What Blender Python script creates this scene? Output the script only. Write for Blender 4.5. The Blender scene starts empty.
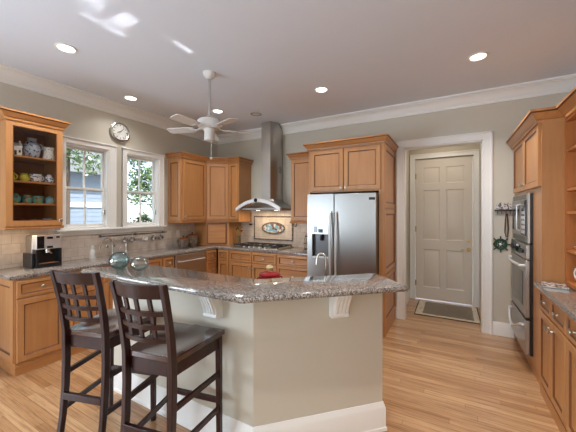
import bpy, bmesh, math, random
from mathutils import Matrix, Vector
random.seed(7)
C = bpy.context.scene.collection
SC = bpy.context.scene
PI = math.pi
R = math.radians

# ------------------------------------------------------------------ camera
cam = bpy.data.cameras.new('camera')
camo = bpy.data.objects.new('camera', cam)
C.objects.link(camo)
camo.location = (0, 0, 1.48)
camo.rotation_euler = (R(90), 0, R(29.255))
cam.sensor_width = 36
cam.lens = 36 * 291.869 / 576
cam.shift_y = -(216 - 212.574) / 576
cam.clip_start = 0.02
SC.camera = camo

# ------------------------------------------------------------------ world, sun, big lights, exposure
SC.view_settings.view_transform = 'Standard'
SC.view_settings.look = 'None'
SC.view_settings.gamma = 1
SC.view_settings.exposure = 0.48
SC.cycles.max_bounces = 8
SC.cycles.diffuse_bounces = 4
SC.cycles.glossy_bounces = 4
SC.cycles.transmission_bounces = 6
SC.cycles.transparent_max_bounces = 12
SC.cycles.caustics_reflective = False
SC.cycles.caustics_refractive = False
SC.cycles.sample_clamp_indirect = 4
SC.cycles.use_denoising = True
W = bpy.data.worlds.new('world')
SC.world = W
W.use_nodes = True
wn = W.node_tree.nodes
bg = wn['Background']
sky = wn.new('ShaderNodeTexSky')
sky.sky_type = 'HOSEK_WILKIE'
sky.turbidity = 4.0
sky.ground_albedo = 0.35
sky.sun_direction = Vector((0.72, 0.1, 0.68)).normalized()
hsv = wn.new('ShaderNodeHueSaturation')
hsv.inputs['Saturation'].default_value = 0.55
W.node_tree.links.new(sky.outputs[0], hsv.inputs['Color'])
W.node_tree.links.new(hsv.outputs[0], bg.inputs[0])
bg.inputs[1].default_value = 9.0


def light(name, kind, loc, rot, energy, color=(1, 1, 1), size=None, size_y=None, spread=None, parent=None):
    l = bpy.data.lights.new(name, kind)
    l.energy = energy
    l.color = color
    if kind == 'AREA':
        l.size = size
        if size_y:
            l.shape = 'RECTANGLE'
            l.size_y = size_y
        else:
            l.shape = 'DISK'
        if spread:
            l.spread = spread
    o = bpy.data.objects.new(name, l)
    C.objects.link(o)
    o.location = loc
    o.rotation_euler = rot
    if parent:
        o.parent = parent
    return o


sun = light('sun', 'SUN', (0, 0, 10), (R(0), R(32), R(8)), 7.0, (1, .96, .9))
# unseen fill lamps added behind the camera, standing in for daylight
light('rear_fill', 'AREA', (-.45, -3.35, 1.6), (R(112), 0, 0), 52, (.86, .93, 1), 3.2, 2.2)
light('rear_side_fill', 'AREA', (-3.93, -1.5, 1.4), (R(105), 0, R(-84)), 185, (.70, .84, 1), 2.6, 1.8)

# narrow lamps added on the bar top, imitating pane-shaped window reflections on the ceiling
GL = (.9, .95, 1)
for x, y, a, b_, e in ((-2.21, 1.10, .21, .19, .06), (-2.21, 1.315, .21, .19, .06), (-2.395, 1.165, .06, .19, .018), (-2.395, 1.38, .06, .19, .018), (-2.1, 1.82, .05, .2, .018)):
    src = Vector((x, y + .28, 1.034))
    lo_ = light('ceiling_glint_lamp', 'AREA', src, (0, 0, 0), e, GL, a, b_, R(.7))
    lo_.rotation_euler = (R(180) + math.atan2(.28, 2.963 - 1.034), 0, 0)

# ------------------------------------------------------------------ materials
def nmat(name):
    m = bpy.data.materials.new(name)
    m.use_nodes = True
    nt = m.node_tree
    return m, nt, nt.nodes['Principled BSDF']


def lin(c):
    return tuple((x / 12.92 if x <= .04045 else ((x + .055) / 1.055) ** 2.4) for x in c)


def rgb(r, g, b):
    return lin((r / 255, g / 255, b / 255)) + (1,)


def plain(name, col, rough=.5, metal=0, coat=0, spec=None):
    m, nt, p = nmat(name)
    p.inputs['Base Color'].default_value = col
    p.inputs['Roughness'].default_value = rough
    p.inputs['Metallic'].default_value = metal
    if coat:
        p.inputs['Coat Weight'].default_value = coat
        p.inputs['Coat Roughness'].default_value = .1
    if spec is not None:
        p.inputs['Specular IOR Level'].default_value = spec
    return m


def ramp(nt, stops):
    r = nt.nodes.new('ShaderNodeValToRGB')
    e = r.color_ramp.elements
    while len(e) < len(stops):
        e.new(.5)
    for i, (p, c) in enumerate(stops):
        e[i].position = p
        e[i].color = c
    return r


def coords(nt, scale=(1, 1, 1), rot=(0, 0, 0), space='Object'):
    t = nt.nodes.new('ShaderNodeTexCoord')
    mp = nt.nodes.new('ShaderNodeMapping')
    mp.inputs['Scale'].default_value = scale
    mp.inputs['Rotation'].default_value = rot
    nt.links.new(t.outputs[space], mp.inputs['Vector'])
    return mp.outputs[0]


def noise(nt, vec, scale, detail=4, rough=.55):
    n = nt.nodes.new('ShaderNodeTexNoise')
    n.inputs['Scale'].default_value = scale
    n.inputs['Detail'].default_value = detail
    n.inputs['Roughness'].default_value = rough
    nt.links.new(vec, n.inputs['Vector'])
    return n.outputs['Fac']


def mix(nt, fac, a, b, mode='MIX'):
    m = nt.nodes.new('ShaderNodeMix')
    m.data_type = 'RGBA'
    m.blend_type = mode
    if isinstance(fac, (int, float)):
        m.inputs[0].default_value = fac
    else:
        nt.links.new(fac, m.inputs[0])
    for v, i in ((a, 6), (b, 7)):
        if isinstance(v, tuple):
            m.inputs[i].default_value = v
        else:
            nt.links.new(v, m.inputs[i])
    return m.outputs[2]


def bump(nt, p, h, strength=.2, dist=.002):
    b = nt.nodes.new('ShaderNodeBump')
    b.inputs['Strength'].default_value = strength
    b.inputs['Distance'].default_value = dist
    nt.links.new(h, b.inputs['Height'])
    nt.links.new(b.outputs[0], p.inputs['Normal'])


def wood(name, c1, c2, rough=.38, scale=(14, 14, 1.1), coat=.15):
    m, nt, p = nmat(name)
    v = coords(nt, scale)
    f = noise(nt, v, 1.6, 5, .6)
    r = ramp(nt, [(.3, c1), (.7, c2)])
    nt.links.new(f, r.inputs[0])
    nt.links.new(r.outputs[0], p.inputs['Base Color'])
    p.inputs['Roughness'].default_value = rough
    p.inputs['Coat Weight'].default_value = coat
    p.inputs['Coat Roughness'].default_value = .25
    return m


def painted(name, col, rough=.6, amount=.03):
    m, nt, p = nmat(name)
    v = coords(nt)
    f = noise(nt, v, 3, 3)
    d = tuple(x * (1 - amount) for x in col[:3]) + (1,)
    nt.links.new(mix(nt, f, d, col), p.inputs['Base Color'])
    p.inputs['Roughness'].default_value = rough
    f2 = noise(nt, v, 260, 2)
    bump(nt, p, f2, .05, .001)
    return m


M = {}
M['wall'] = painted('wall_paint', rgb(205, 199, 184), .7)
M['ceiling'] = painted('ceiling_paint', rgb(228, 233, 242), .8)
M['trim'] = painted('white_trim_paint', rgb(240, 239, 235), .35, .01)
M['door_paint'] = painted('door_paint', rgb(222, 214, 202), .4, .01)
M['maple'] = wood('honey_maple', rgb(182, 126, 76), rgb(194, 140, 88))
M['maple_panel'] = wood('honey_maple_panel', rgb(178, 122, 72), rgb(192, 138, 86))
M['maple_h'] = wood('honey_maple_horizontal', rgb(174, 117, 67), rgb(194, 138, 86), scale=(1.1, 14, 14))
M['glaze'] = wood('dark_glazed_groove', rgb(98, 54, 26), rgb(122, 72, 36))
M['cherry'] = wood('cherry_interior', rgb(128, 66, 36), rgb(150, 84, 48))  # dark red-brown is the interior's own wood colour
M['orange'] = wood('orange_maple', rgb(176, 106, 54), rgb(192, 122, 68))
M['espresso'] = wood('espresso_wood', rgb(38, 15, 13), rgb(54, 24, 19), rough=.34, coat=.12)
M['espresso'].node_tree.nodes['Principled BSDF'].inputs['Specular IOR Level'].default_value = .35
M['espresso_seat'] = wood('polished_espresso_seat', rgb(46, 20, 17), rgb(64, 31, 25), rough=.16, coat=.9)
M['espresso_seat'].node_tree.nodes['Principled BSDF'].inputs['Coat Roughness'].default_value = .1
M['steel_dark'] = plain('dark_steel', (.13, .13, .13, 1), .4, .9)
M['black'] = plain('black_plastic', (.012, .012, .013, 1), .3)
M['black_glass'] = plain('black_glass', (.01, .01, .012, 1), .06)
M['iron'] = plain('cast_iron', (.02, .02, .022, 1), .6)
M['pewter'] = plain('pewter', (.5, .45, .38, 1), .28, 1)
M['nickel'] = plain('brushed_nickel', (.62, .6, .57, 1), .25, 1)
M['chrome'] = plain('chrome', (.8, .8, .8, 1), .1, 1)
M['brass'] = plain('aged_brass', (.45, .3, .14, 1), .3, 1)
M['bronze'] = plain('dark_bronze', (.06, .045, .035, 1), .4, .7)
M['white_glaze'] = plain('white_ceramic', rgb(225, 222, 215), .2, 0, .4)
M['fan_white'] = plain('fan_white', rgb(222, 220, 216), .45)
M['red_glaze'] = plain('red_ceramic', rgb(150, 22, 28), .18, 0, .5)
M['cream'] = plain('cream_ceramic', rgb(214, 190, 140), .4)
M['lime'] = plain('lime_ceramic', rgb(200, 194, 70), .25, 0, .3)
M['dark_glaze'] = plain('dark_ceramic', rgb(45, 40, 36), .25, 0, .3)
M['paper'] = plain('paper', rgb(225, 225, 220), .6)
M['leather'] = plain('brown_leather', rgb(70, 45, 32), .5)
M['verdigris'] = plain('green_painted_metal', rgb(28, 62, 40), .5)
M['outlet'] = plain('almond_plastic', rgb(222, 212, 196), .4)
M['wicker_lid'] = plain('copper_lid', rgb(150, 92, 52), .35, .5)


def steel(name, col, rough, vertical=True):
    m, nt, p = nmat(name)
    v = coords(nt, (160, 160, 1.5) if vertical else (1.5, 160, 160))
    f = noise(nt, v, 2, 3)
    r = nt.nodes.new('ShaderNodeMapRange')
    r.inputs[3].default_value = rough - .05
    r.inputs[4].default_value = rough + .09
    nt.links.new(f, r.inputs[0])
    nt.links.new(r.outputs[0], p.inputs['Roughness'])
    p.inputs['Base Color'].default_value = col
    p.inputs['Metallic'].default_value = 1
    bump(nt, p, f, .04, .001)
    return m


M['steel'] = steel('stainless_steel', (.31, .30, .285, 1), .3)
M['steel_chimney'] = steel('stainless_chimney_steel', (.5, .475, .44, 1), .34)
M['steel_h'] = steel('stainless_steel_horizontal', (.46, .44, .42, 1), .3, False)
M['steel_light'] = plain('satin_light_steel', (.8, .8, .8, 1), .35, .6)


def floor_mat():
    m, nt, p = nmat('oak_planks')
    t = nt.nodes.new('ShaderNodeTexCoord')
    b = nt.nodes.new('ShaderNodeTexBrick')
    b.offset = 0
    b.offset_frequency = 2
    b.inputs['Scale'].default_value = 1
    b.inputs['Brick Width'].default_value = 1.15
    b.inputs['Row Height'].default_value = .06
    b.inputs['Mortar Size'].default_value = .0011
    b.inputs['Mortar Smooth'].default_value = .2
    b.inputs['Bias'].default_value = 0
    b.inputs['Color1'].default_value = rgb(170, 124, 82)
    b.inputs['Color2'].default_value = rgb(208, 168, 126)
    b.inputs['Mortar'].default_value = rgb(110, 76, 50)
    sx = nt.nodes.new('ShaderNodeSeparateXYZ')
    nt.links.new(t.outputs['Object'], sx.inputs[0])
    rw = nt.nodes.new('ShaderNodeMath'); rw.operation = 'DIVIDE'; rw.inputs[1].default_value = .06
    fl_ = nt.nodes.new('ShaderNodeMath'); fl_.operation = 'FLOOR'
    wnz = nt.nodes.new('ShaderNodeTexWhiteNoise'); wnz.noise_dimensions = '1D'
    ad = nt.nodes.new('ShaderNodeMath'); ad.operation = 'MULTIPLY_ADD'; ad.inputs[1].default_value = 5.0
    cx_ = nt.nodes.new('ShaderNodeCombineXYZ')
    nt.links.new(sx.outputs[1], rw.inputs[0]); nt.links.new(rw.outputs[0], fl_.inputs[0]); nt.links.new(fl_.outputs[0], wnz.inputs['W'])
    nt.links.new(wnz.outputs['Value'], ad.inputs[0]); nt.links.new(sx.outputs[0], ad.inputs[2])
    nt.links.new(ad.outputs[0], cx_.inputs[0]); nt.links.new(sx.outputs[1], cx_.inputs[1])
    nt.links.new(cx_.outputs[0], b.inputs['Vector'])
    mp = nt.nodes.new('ShaderNodeMapping')
    mp.inputs['Scale'].default_value = (1.2, 26, 1)
    nt.links.new(cx_.outputs[0], mp.inputs['Vector'])
    f = noise(nt, mp.outputs[0], 1.9, 7, .7)
    r = ramp(nt, [(.34, (.42, .33, .26, 1)), (.54, (1.02, 1.0, .98, 1))])
    nt.links.new(f, r.inputs[0])
    col = mix(nt, .8, b.outputs['Color'], r.outputs[0], 'MULTIPLY')
    nt.links.new(col, p.inputs['Base Color'])
    p.inputs['Roughness'].default_value = .3
    p.inputs['Coat Weight'].default_value = .5
    p.inputs['Coat Roughness'].default_value = .2
    bump(nt, p, b.outputs['Fac'], -.15, .001)
    return m


M['floor'] = floor_mat()


def granite():
    m, nt, p = nmat('speckled_granite')
    v = coords(nt)
    vo = nt.nodes.new('ShaderNodeTexVoronoi')
    vo.inputs['Scale'].default_value = 210
    nt.links.new(v, vo.inputs['Vector'])
    sep = nt.nodes.new('ShaderNodeSeparateColor')
    nt.links.new(vo.outputs['Color'], sep.inputs[0])
    r = ramp(nt, [(0, rgb(40, 38, 37)), (.22, rgb(92, 87, 84)), (.5, rgb(146, 138, 131)), (.8, rgb(172, 162, 153)), (1, rgb(198, 192, 185))])
    nt.links.new(sep.outputs[0], r.inputs[0])
    f = noise(nt, v, 85, 4, .7)
    r2 = ramp(nt, [(.36, (.42, .4, .39, 1)), (.52, (1, .98, .97, 1))])
    nt.links.new(f, r2.inputs[0])
    col = mix(nt, .75, r.outputs[0], r2.outputs[0], 'MULTIPLY')
    nt.links.new(col, p.inputs['Base Color'])
    p.inputs['Roughness'].default_value = .09
    p.inputs['Specular IOR Level'].default_value = .5
    p.inputs['Coat Weight'].default_value = .4
    p.inputs['Coat Roughness'].default_value = .04
    return m


M['granite'] = granite()


def tile(name, axis):
    m, nt, p = nmat(name)
    t = nt.nodes.new('ShaderNodeTexCoord')
    sx = nt.nodes.new('ShaderNodeSeparateXYZ')
    cx = nt.nodes.new('ShaderNodeCombineXYZ')
    nt.links.new(t.outputs['Object'], sx.inputs[0])
    nt.links.new(sx.outputs[axis], cx.inputs[0])
    nt.links.new(sx.outputs[2], cx.inputs[1])
    b = nt.nodes.new('ShaderNodeTexBrick')
    b.inputs['Scale'].default_value = 1
    b.inputs['Brick Width'].default_value = .155
    b.inputs['Row Height'].default_value = .105
    b.inputs['Mortar Size'].default_value = .003
    b.inputs['Mortar Smooth'].default_value = .4
    b.inputs['Color1'].default_value = rgb(202, 188, 176)
    b.inputs['Color2'].default_value = rgb(216, 203, 191)
    b.inputs['Mortar'].default_value = rgb(180, 166, 148)
    nt.links.new(cx.outputs[0], b.inputs['Vector'])
    f = noise(nt, t.outputs['Object'], 14, 5)
    r = ramp(nt, [(.35, (.86, .83, .8, 1)), (.65, (1, 1, 1, 1))])
    nt.links.new(f, r.inputs[0])
    nt.links.new(mix(nt, 1.0, b.outputs['Color'], r.outputs[0], 'MULTIPLY'), p.inputs['Base Color'])
    p.inputs['Roughness'].default_value = .45
    bump(nt, p, b.outputs['Fac'], -.4, .002)
    return m


M['tile_left'] = tile('travertine_tile_left', 1)
M['tile_back'] = tile('travertine_tile_back', 0)


def glass_thin(name, tint=(1, 1, 1, 1), gloss=.08):
    m = bpy.data.materials.new(name)
    m.use_nodes = True
    nt = m.node_tree
    nt.nodes.remove(nt.nodes['Principled BSDF'])
    out = nt.nodes['Material Output']
    tr = nt.nodes.new('ShaderNodeBsdfTransparent')
    tr.inputs[0].default_value = tint
    gl = nt.nodes.new('ShaderNodeBsdfGlossy')
    gl.inputs['Roughness'].default_value = .02
    fr = nt.nodes.new('ShaderNodeLayerWeight')
    fr.inputs[0].default_value = .25
    mm = nt.nodes.new('ShaderNodeMath')
    mm.operation = 'MULTIPLY_ADD'
    mm.inputs[1].default_value = .5
    mm.inputs[2].default_value = gloss * .5
    nt.links.new(fr.outputs['Fresnel'], mm.inputs[0])
    mx = nt.nodes.new('ShaderNodeMixShader')
    nt.links.new(mm.outputs[0], mx.inputs[0])
    nt.links.new(tr.outputs[0], mx.inputs[1])
    nt.links.new(gl.outputs[0], mx.inputs[2])
    nt.links.new(mx.outputs[0], out.inputs[0])
    return m


M['pane'] = glass_thin('window_glass', (.96, .98, .98, 1), .03)
M['cab_glass'] = glass_thin('cabinet_glass', (.95, .95, .94, 1), .03)
M['clear_glass'] = glass_thin('clear_bowl_glass', (.86, .9, .88, 1), .2)
M['teal_glass'] = glass_thin('teal_bowl_glass', (.78, .9, .9, 1), .35)
M['hood_glass'] = plain('frosted_hood_glass', (.72, .74, .74, 1), .15, .2)


def emit(name, col, s):
    m, nt, p = nmat(name)
    p.inputs['Base Color'].default_value = (.9, .9, .9, 1)
    p.inputs['Emission Color'].default_value = col
    p.inputs['Emission Strength'].default_value = s
    return m


M['lamp'] = emit('lit_lamp_lens', (1, .93, .82, 1), 6)
M['lamp_warm'] = emit('lit_halogen_lens', (1, .78, .5, 1), 6)


def motif(name, base, spots, scale=60, lo=.42, hi=.5):
    """glazed ceramic with hand-painted blotches of one or more colours"""
    m, nt, p = nmat(name)
    v = coords(nt)
    col = base
    for i, s in enumerate(spots):
        v2 = coords(nt, (1, 1, 1), (i * 1.3, i * .7, i * 2.1))
        f = noise(nt, v2, scale, 2, .5)
        r = ramp(nt, [(1 - hi, (0, 0, 0, 1)), (1 - lo, (1, 1, 1, 1))])
        nt.links.new(f, r.inputs[0])
        col = mix(nt, r.outputs[0], col, s)
    nt.links.new(col, p.inputs['Base Color'])
    p.inputs['Roughness'].default_value = .22
    p.inputs['Coat Weight'].default_value = .3
    return m


M['delft'] = motif('blue_on_white_glaze', rgb(236, 238, 242), [rgb(40, 52, 110)], 55)
M['stoneware'] = motif('blue_on_grey_stoneware', rgb(172, 184, 200), [rgb(34, 42, 92)], 34, .36, .44)
M['sprig'] = motif('sprigged_white_glaze', rgb(238, 236, 232), [rgb(90, 92, 120)], 90, .36, .42)
M['majolica'] = motif('painted_green_majolica', rgb(108, 178, 166), [rgb(196, 178, 72), rgb(160, 62, 44)], 45, .36, .42)
M['majolica_blue'] = motif('painted_blue_majolica', rgb(128, 186, 206), [rgb(206, 186, 90)], 45, .34, .4)
M['speckled'] = motif('speckled_brown_glaze', rgb(96, 78, 66), [rgb(170, 140, 100), rgb(70, 84, 100)], 70)
M['mosaic'] = motif('mosaic_blue_brown', rgb(120, 168, 196), [rgb(214, 206, 190), rgb(120, 84, 64)], 16, .40, .45)
M['houses'] = motif('painted_houses', rgb(205, 205, 200), [rgb(70, 80, 90), rgb(120, 60, 50)], 40, .42, .46)
M['leaf'] = motif('tree_leaves', rgb(104, 132, 84), [rgb(150, 172, 118), rgb(70, 98, 60)], 9)
M['leaf_dark'] = motif('shrub_leaves', rgb(60, 88, 52), [rgb(96, 122, 78), rgb(36, 58, 34)], 9)
M['bark'] = plain('bark', rgb(92, 78, 66), .9)
M['bounce_ground'] = motif('pale_bounce_ground', rgb(196, 194, 188), [rgb(176, 174, 168)], 2)  # ground made pale to bounce sunlight up through the windows
M['siding'] = plain('blue_grey_siding', rgb(128, 140, 158), .7)
M['roofing'] = plain('grey_shingles', rgb(110, 112, 116), .9)
M['rug_field'] = motif('woven_rug_field', rgb(96, 80, 54), [rgb(122, 104, 72), rgb(70, 56, 38)], 60)
M['rug_border'] = motif('woven_rug_border', rgb(206, 190, 164), [rgb(80, 62, 48)], 26, .3, .36)
M['rug_edge'] = plain('rug_binding', rgb(70, 52, 40), .9)


# ------------------------------------------------------------------ mesh helpers
class MB:
    def __init__(self, mat=None):
        self.v, self.f, self.m = [], [], []
        self.T = mat or Matrix()

    def add(self, verts, faces, mi=0):
        o = len(self.v)
        for p in verts:
            self.v.append(self.T @ Vector(p))
        for fc in faces:
            self.f.append([i + o for i in fc])
            self.m.append(mi)
        return self

    def box(self, x0, x1, y0, y1, z0, z1, mi=0):
        if x0 > x1: x0, x1 = x1, x0
        if y0 > y1: y0, y1 = y1, y0
        if z0 > z1: z0, z1 = z1, z0
        v = [(x, y, z) for z in (z0, z1) for y in (y0, y1) for x in (x0, x1)]
        return self.add(v, [(0, 2, 3, 1), (4, 5, 7, 6), (0, 1, 5, 4), (2, 6, 7, 3), (0, 4, 6, 2), (1, 3, 7, 5)], mi)

    def loops(self, rings, mi=0, cap0=True, cap1=True, close=True, mats=None):
        n = len(rings[0])
        v = [p for r in rings for p in r]
        f, ms = [], []
        for i in range(len(rings) - 1):
            for j in range(n if close else n - 1):
                k = (j + 1) % n
                f.append((i * n + j, i * n + k, (i + 1) * n + k, (i + 1) * n + j))
                ms.append(mats[i] if mats else mi)
        if cap0:
            f.append(tuple(reversed(range(n)))); ms.append(mats[0] if mats else mi)
        if cap1:
            f.append(tuple((len(rings) - 1) * n + j for j in range(n))); ms.append(mats[-1] if mats else mi)
        o = len(self.v)
        self.v += [self.T @ Vector(p) for p in v]
        self.f += [[a + o for a in q] for q in f]
        self.m += ms
        return self

    def lathe(self, prof, c=(0, 0, 0), seg=24, mi=0, caps=True):
        rings = []
        for r, z in prof:
            r = max(r, .0003)
            rings.append([(c[0] + r * math.cos(2 * PI * j / seg), c[1] + r * math.sin(2 * PI * j / seg), c[2] + z) for j in range(seg)])
        return self.loops(rings, mi, caps, caps)

    def cyl(self, a, b, r, seg=12, mi=0, r2=None):
        return self.tube([a, b], r, seg, mi, radii=[r, r if r2 is None else r2])

    def tube(self, pts, r, seg=8, mi=0, radii=None, square=False):
        pts = [Vector(p) for p in pts]
        rings = []
        prev = None
        for i, p in enumerate(pts):
            if i == 0: t = pts[1] - p
            elif i == len(pts) - 1: t = p - pts[-2]
            else: t = (pts[i + 1] - p).normalized() + (p - pts[i - 1]).normalized()
            t.normalize()
            if prev is None:
                up = Vector((0, 0, 1)) if abs(t.z) < .9 else Vector((1, 0, 0))
            else:
                up = prev
            a = (up - t * up.dot(t)).normalized()
            prev = a
            b = t.cross(a)
            rr = radii[i] if radii else r
            rings.append([tuple(p + a * rr * math.cos(2 * PI * j / seg) + b * rr * math.sin(2 * PI * j / seg)) for j in range(seg)])
        return self.loops(rings, mi)

    def bar(self, rings_spec, mi=0):
        """rings_spec: list of (x, y, z, half_x, half_y): square-section post following the points"""
        rings = [[(x - a, y - b, z), (x + a, y - b, z), (x + a, y + b, z), (x - a, y + b, z)] for x, y, z, a, b in rings_spec]
        return self.loops(rings, mi)

    def prism(self, poly, z0, z1, mi=0, ch=0):
        """polygon (counter-clockwise) extruded in z, with an optional small rounded edge"""
        def off(d):
            return inset(poly, d)
        if ch:
            spec = [(ch, z0), (ch * .3, z0 + ch * .3), (0, z0 + ch), (0, z1 - ch), (ch * .3, z1 - ch * .3), (ch, z1)]
            return self.loops([[(x, y, z) for x, y in off(d)] for d, z in spec], mi)
        return self.loops([[(x, y, z) for x, y in poly] for z in (z0, z1)], mi)

    def rects(self, x0, x1, z0, z1, spec, mats=None, mi=0, capback=True):
        """concentric rectangles in the xz plane: spec = [(inset, y), ...]; the last one is capped"""
        rings = [[(x0 + d, y, z0 + d), (x1 - d, y, z0 + d), (x1 - d, y, z1 - d), (x0 + d, y, z1 - d)] for d, y in spec]
        return self.loops(rings, mi, capback, True, mats=mats)

    def sweep(self, path, prof, mi=0, closed=False, pm=None):
        """profile (out, z) swept along an xy path, out = to the right of travel, mitred"""
        n = len(path)
        rings = []
        for i in range(n):
            p = Vector(path[i])
            a = Vector(path[i - 1]) if (i > 0 or closed) else None
            b = Vector(path[(i + 1) % n]) if (i < n - 1 or closed) else None
            d1 = (p - a).normalized() if a else None
            d2 = (b - p).normalized() if b else None
            if d1 is None: d1 = d2
            if d2 is None: d2 = d1
            n1 = Vector((d1.y, -d1.x)); n2 = Vector((d2.y, -d2.x))
            mvec = (n1 + n2).normalized()
            k = 1 / max(.2, mvec.dot(n1))
            rings.append([(p.x + mvec.x * o * k, p.y + mvec.y * o * k, z) for o, z in prof])
        if closed:
            rings.append(rings[0])
        k0 = len(self.m)
        self.loops(rings, mi, not closed, not closed)
        if pm:
            m_ = len(prof)
            for q in range((len(rings) - 1) * m_):
                self.m[k0 + q] = pm[q % m_]
        return self

    def build(self, name, mats, parent=None, bevel=0, seg=2, kind=None, angle=35):
        me = bpy.data.meshes.new(name)
        me.from_pydata([tuple(p) for p in self.v], [], self.f)
        if not isinstance(mats, (list, tuple)):
            mats = [mats]
        for m in mats:
            me.materials.append(m)
        bm = bmesh.new()
        bm.from_mesh(me)
        for i, fc in enumerate(bm.faces):
            fc.material_index = min(self.m[i], len(mats) - 1)
            fc.smooth = True
        bmesh.ops.recalc_face_normals(bm, faces=bm.faces)
        bm.to_mesh(me)
        bm.free()
        me.set_sharp_from_angle(angle=R(angle))
        o = bpy.data.objects.new(name, me)
        C.objects.link(o)
        if parent:
            o.parent = parent
        if bevel:
            b = o.modifiers.new('bevel', 'BEVEL')
            b.width = bevel
            b.segments = seg
            b.limit_method = 'ANGLE'
            b.angle_limit = R(40)
        if kind:
            o['kind'] = kind
        return o


def inset(poly, d):
    n = len(poly)
    out = []
    for i in range(n):
        p, a, b = Vector(poly[i]), Vector(poly[i - 1]), Vector(poly[(i + 1) % n])
        d1, d2 = (p - a).normalized(), (b - p).normalized()
        n1, n2 = Vector((-d1.y, d1.x)), Vector((-d2.y, d2.x))
        m = (n1 + n2).normalized()
        k = d / max(.25, m.dot(n1))
        out.append((p.x + m.x * k, p.y + m.y * k))
    return out


def thing(name, label, cat, loc=(0, 0, 0), rz=0, group=None):
    o = bpy.data.objects.new(name, None)
    o.empty_display_size = .1
    C.objects.link(o)
    o.location = loc
    o.rotation_euler = (0, 0, rz)
    o['label'] = label
    o['category'] = cat
    if group: o['group'] = group
    return o


def tag(o, label, cat, group=None, kind=None):
    o['label'] = label
    o['category'] = cat
    if group: o['group'] = group
    if kind: o['kind'] = kind
    return o


def dup(root, loc, rz, label, group=None):
    r = root.copy(); C.objects.link(r)
    r.location = loc; r.rotation_euler = (0, 0, rz)
    r['label'] = label
    if group: r['group'] = group
    for ch in list(root.children):
        c = ch.copy(); C.objects.link(c); c.parent = r
        for g in list(ch.children):
            d = g.copy(); C.objects.link(d); d.parent = c
    return r


def struct(name, mb, m, bevel=0):
    return mb.build(name, m, None, bevel, kind='structure')


# ------------------------------------------------------------------ room shell
XL, YB, XR, YR, H = -4.0, 4.316, 1.27, -3.6, 2.963
struct('floor', MB().box(XL - .15, XR + .15, YR, YB + .1, -.1, 0).box(-.72, .5, YB + .1, 5.6, -.1, 0), M['floor'])
struct('ceiling', MB().box(XL - .15, XR + .15, YR, YB + .15, H, H + .1), M['ceiling'])
W1, W2, WZ0, WZ1 = (1.72, 2.235), (2.47, 3.0), 1.278, 2.315
wl = MB()
wl.box(XL - .14, XL, YR, W1[0], 0, H)
wl.box(XL - .14, XL, W1[1], W2[0], 0, H)
wl.box(XL - .14, XL, W2[1], YB + .14, 0, H)
for a, b in (W1, W2):
    wl.box(XL - .14, XL, a, b, 0, WZ0).box(XL - .14, XL, a, b, WZ1, H)
struct('wall_left', wl, M['wall'])
DX0, DX1, DZ = -.574, .338, 2.375
wb = MB().box(XL, DX0, YB, YB + .13, 0, H).box(DX1, XR + .14, YB, YB + .13, 0, H).box(DX0, DX1, YB, YB + .13, DZ, H)
struct('wall_back', wb, M['wall'])
struct('wall_right', MB().box(XR, XR + .14, YR, YB, 0, H), M['wall'])
struct('wall_rear', MB().box(XL, XR, YR - .14, YR, 0, H), M['wall'])
AX0, AX1, AY = -.64, .42, 5.44
struct('wall_alcove_left', MB().box(AX0 - .1, AX0, YB + .13, AY, 0, 2.75), M['wall'])
struct('wall_alcove_right', MB().box(AX1, AX1 + .1, YB + .13, AY, 0, 2.75), M['wall'])
DL, DR, DT = -.545, .30, 2.39
struct('wall_alcove_back', MB().box(AX0 - .1, DL, AY, AY + .12, 0, 2.75).box(DR, AX1 + .1, AY, AY + .12, 0, 2.75).box(DL, DR, AY, AY + .12, DT, 2.75), M['wall'])
struct('ceiling_alcove', MB().box(AX0 - .1, AX1 + .1, YB + .13, AY + .12, 2.75, 2.8), M['ceiling'])

# crown moulding around the kitchen
CP = [(0, H - .155), (.014, H - .152), (.018, H - .128), (.012, H - .122), (.02, H - .112), (.028, H - .088), (.045, H - .06), (.07, H - .042), (.082, H - .036), (.08, H - .028), (.1, H - .022), (.1, H), (0, H)]
struct('trim_1', MB().sweep([(XL, YR), (XL, YB), (XR, YB), (XR, YR)], CP), M['trim'])
BP = [(0, 0), (.016, 0), (.016, .13), (.011, .145), (.008, .16), (0, .16)]
struct('baseboard_back', MB().sweep([(.432, YB), (.64, YB)], BP), M['trim'])
struct('baseboard_back_left', MB().sweep([(-.715, YB), (-.668, YB)], BP), M['trim'])
struct('baseboard_alcove_left', MB().sweep([(AX0, YB + .13), (AX0, AY)], BP), M['trim'])
struct('baseboard_alcove_right', MB().sweep([(AX1, AY), (AX1, YB + .13)], BP), M['trim'])
struct('baseboard_left', MB().sweep([(XL, YR), (XL, 1.05)], BP), M['trim'])


def casing(name, x0, x1, z1, y, w, front, z0=0):
    """door casing facing -y: two legs and a head with stepped moulding"""
    b = MB()
    t = .02
    for xa, xb in ((x0 - w, x0), (x1, x1 + w)):
        b.box(xa, xb, y - t, y, z0, z1)
    b.box(x0 - w, x1 + w, y - t, y, z1, z1 + w)
    e = .016
    b.box(x0 - w - .006, x0 - w + e, y - t - .012, y, z0, z1 + w)
    b.box(x1 + w - e, x1 + w + .006, y - t - .012, y, z0, z1 + w)
    b.box(x0 - w - .006, x1 + w + .006, y - t - .012, y, z1 + w - e, z1 + w + .006)
    b.box(x0 - .012, x0, y - t - .005, y, z0, z1 + .012).box(x1, x1 + .012, y - t - .005, y, z0, z1 + .012).box(x0, x1, y - t - .005, y, z1, z1 + .012)
    return b


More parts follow.
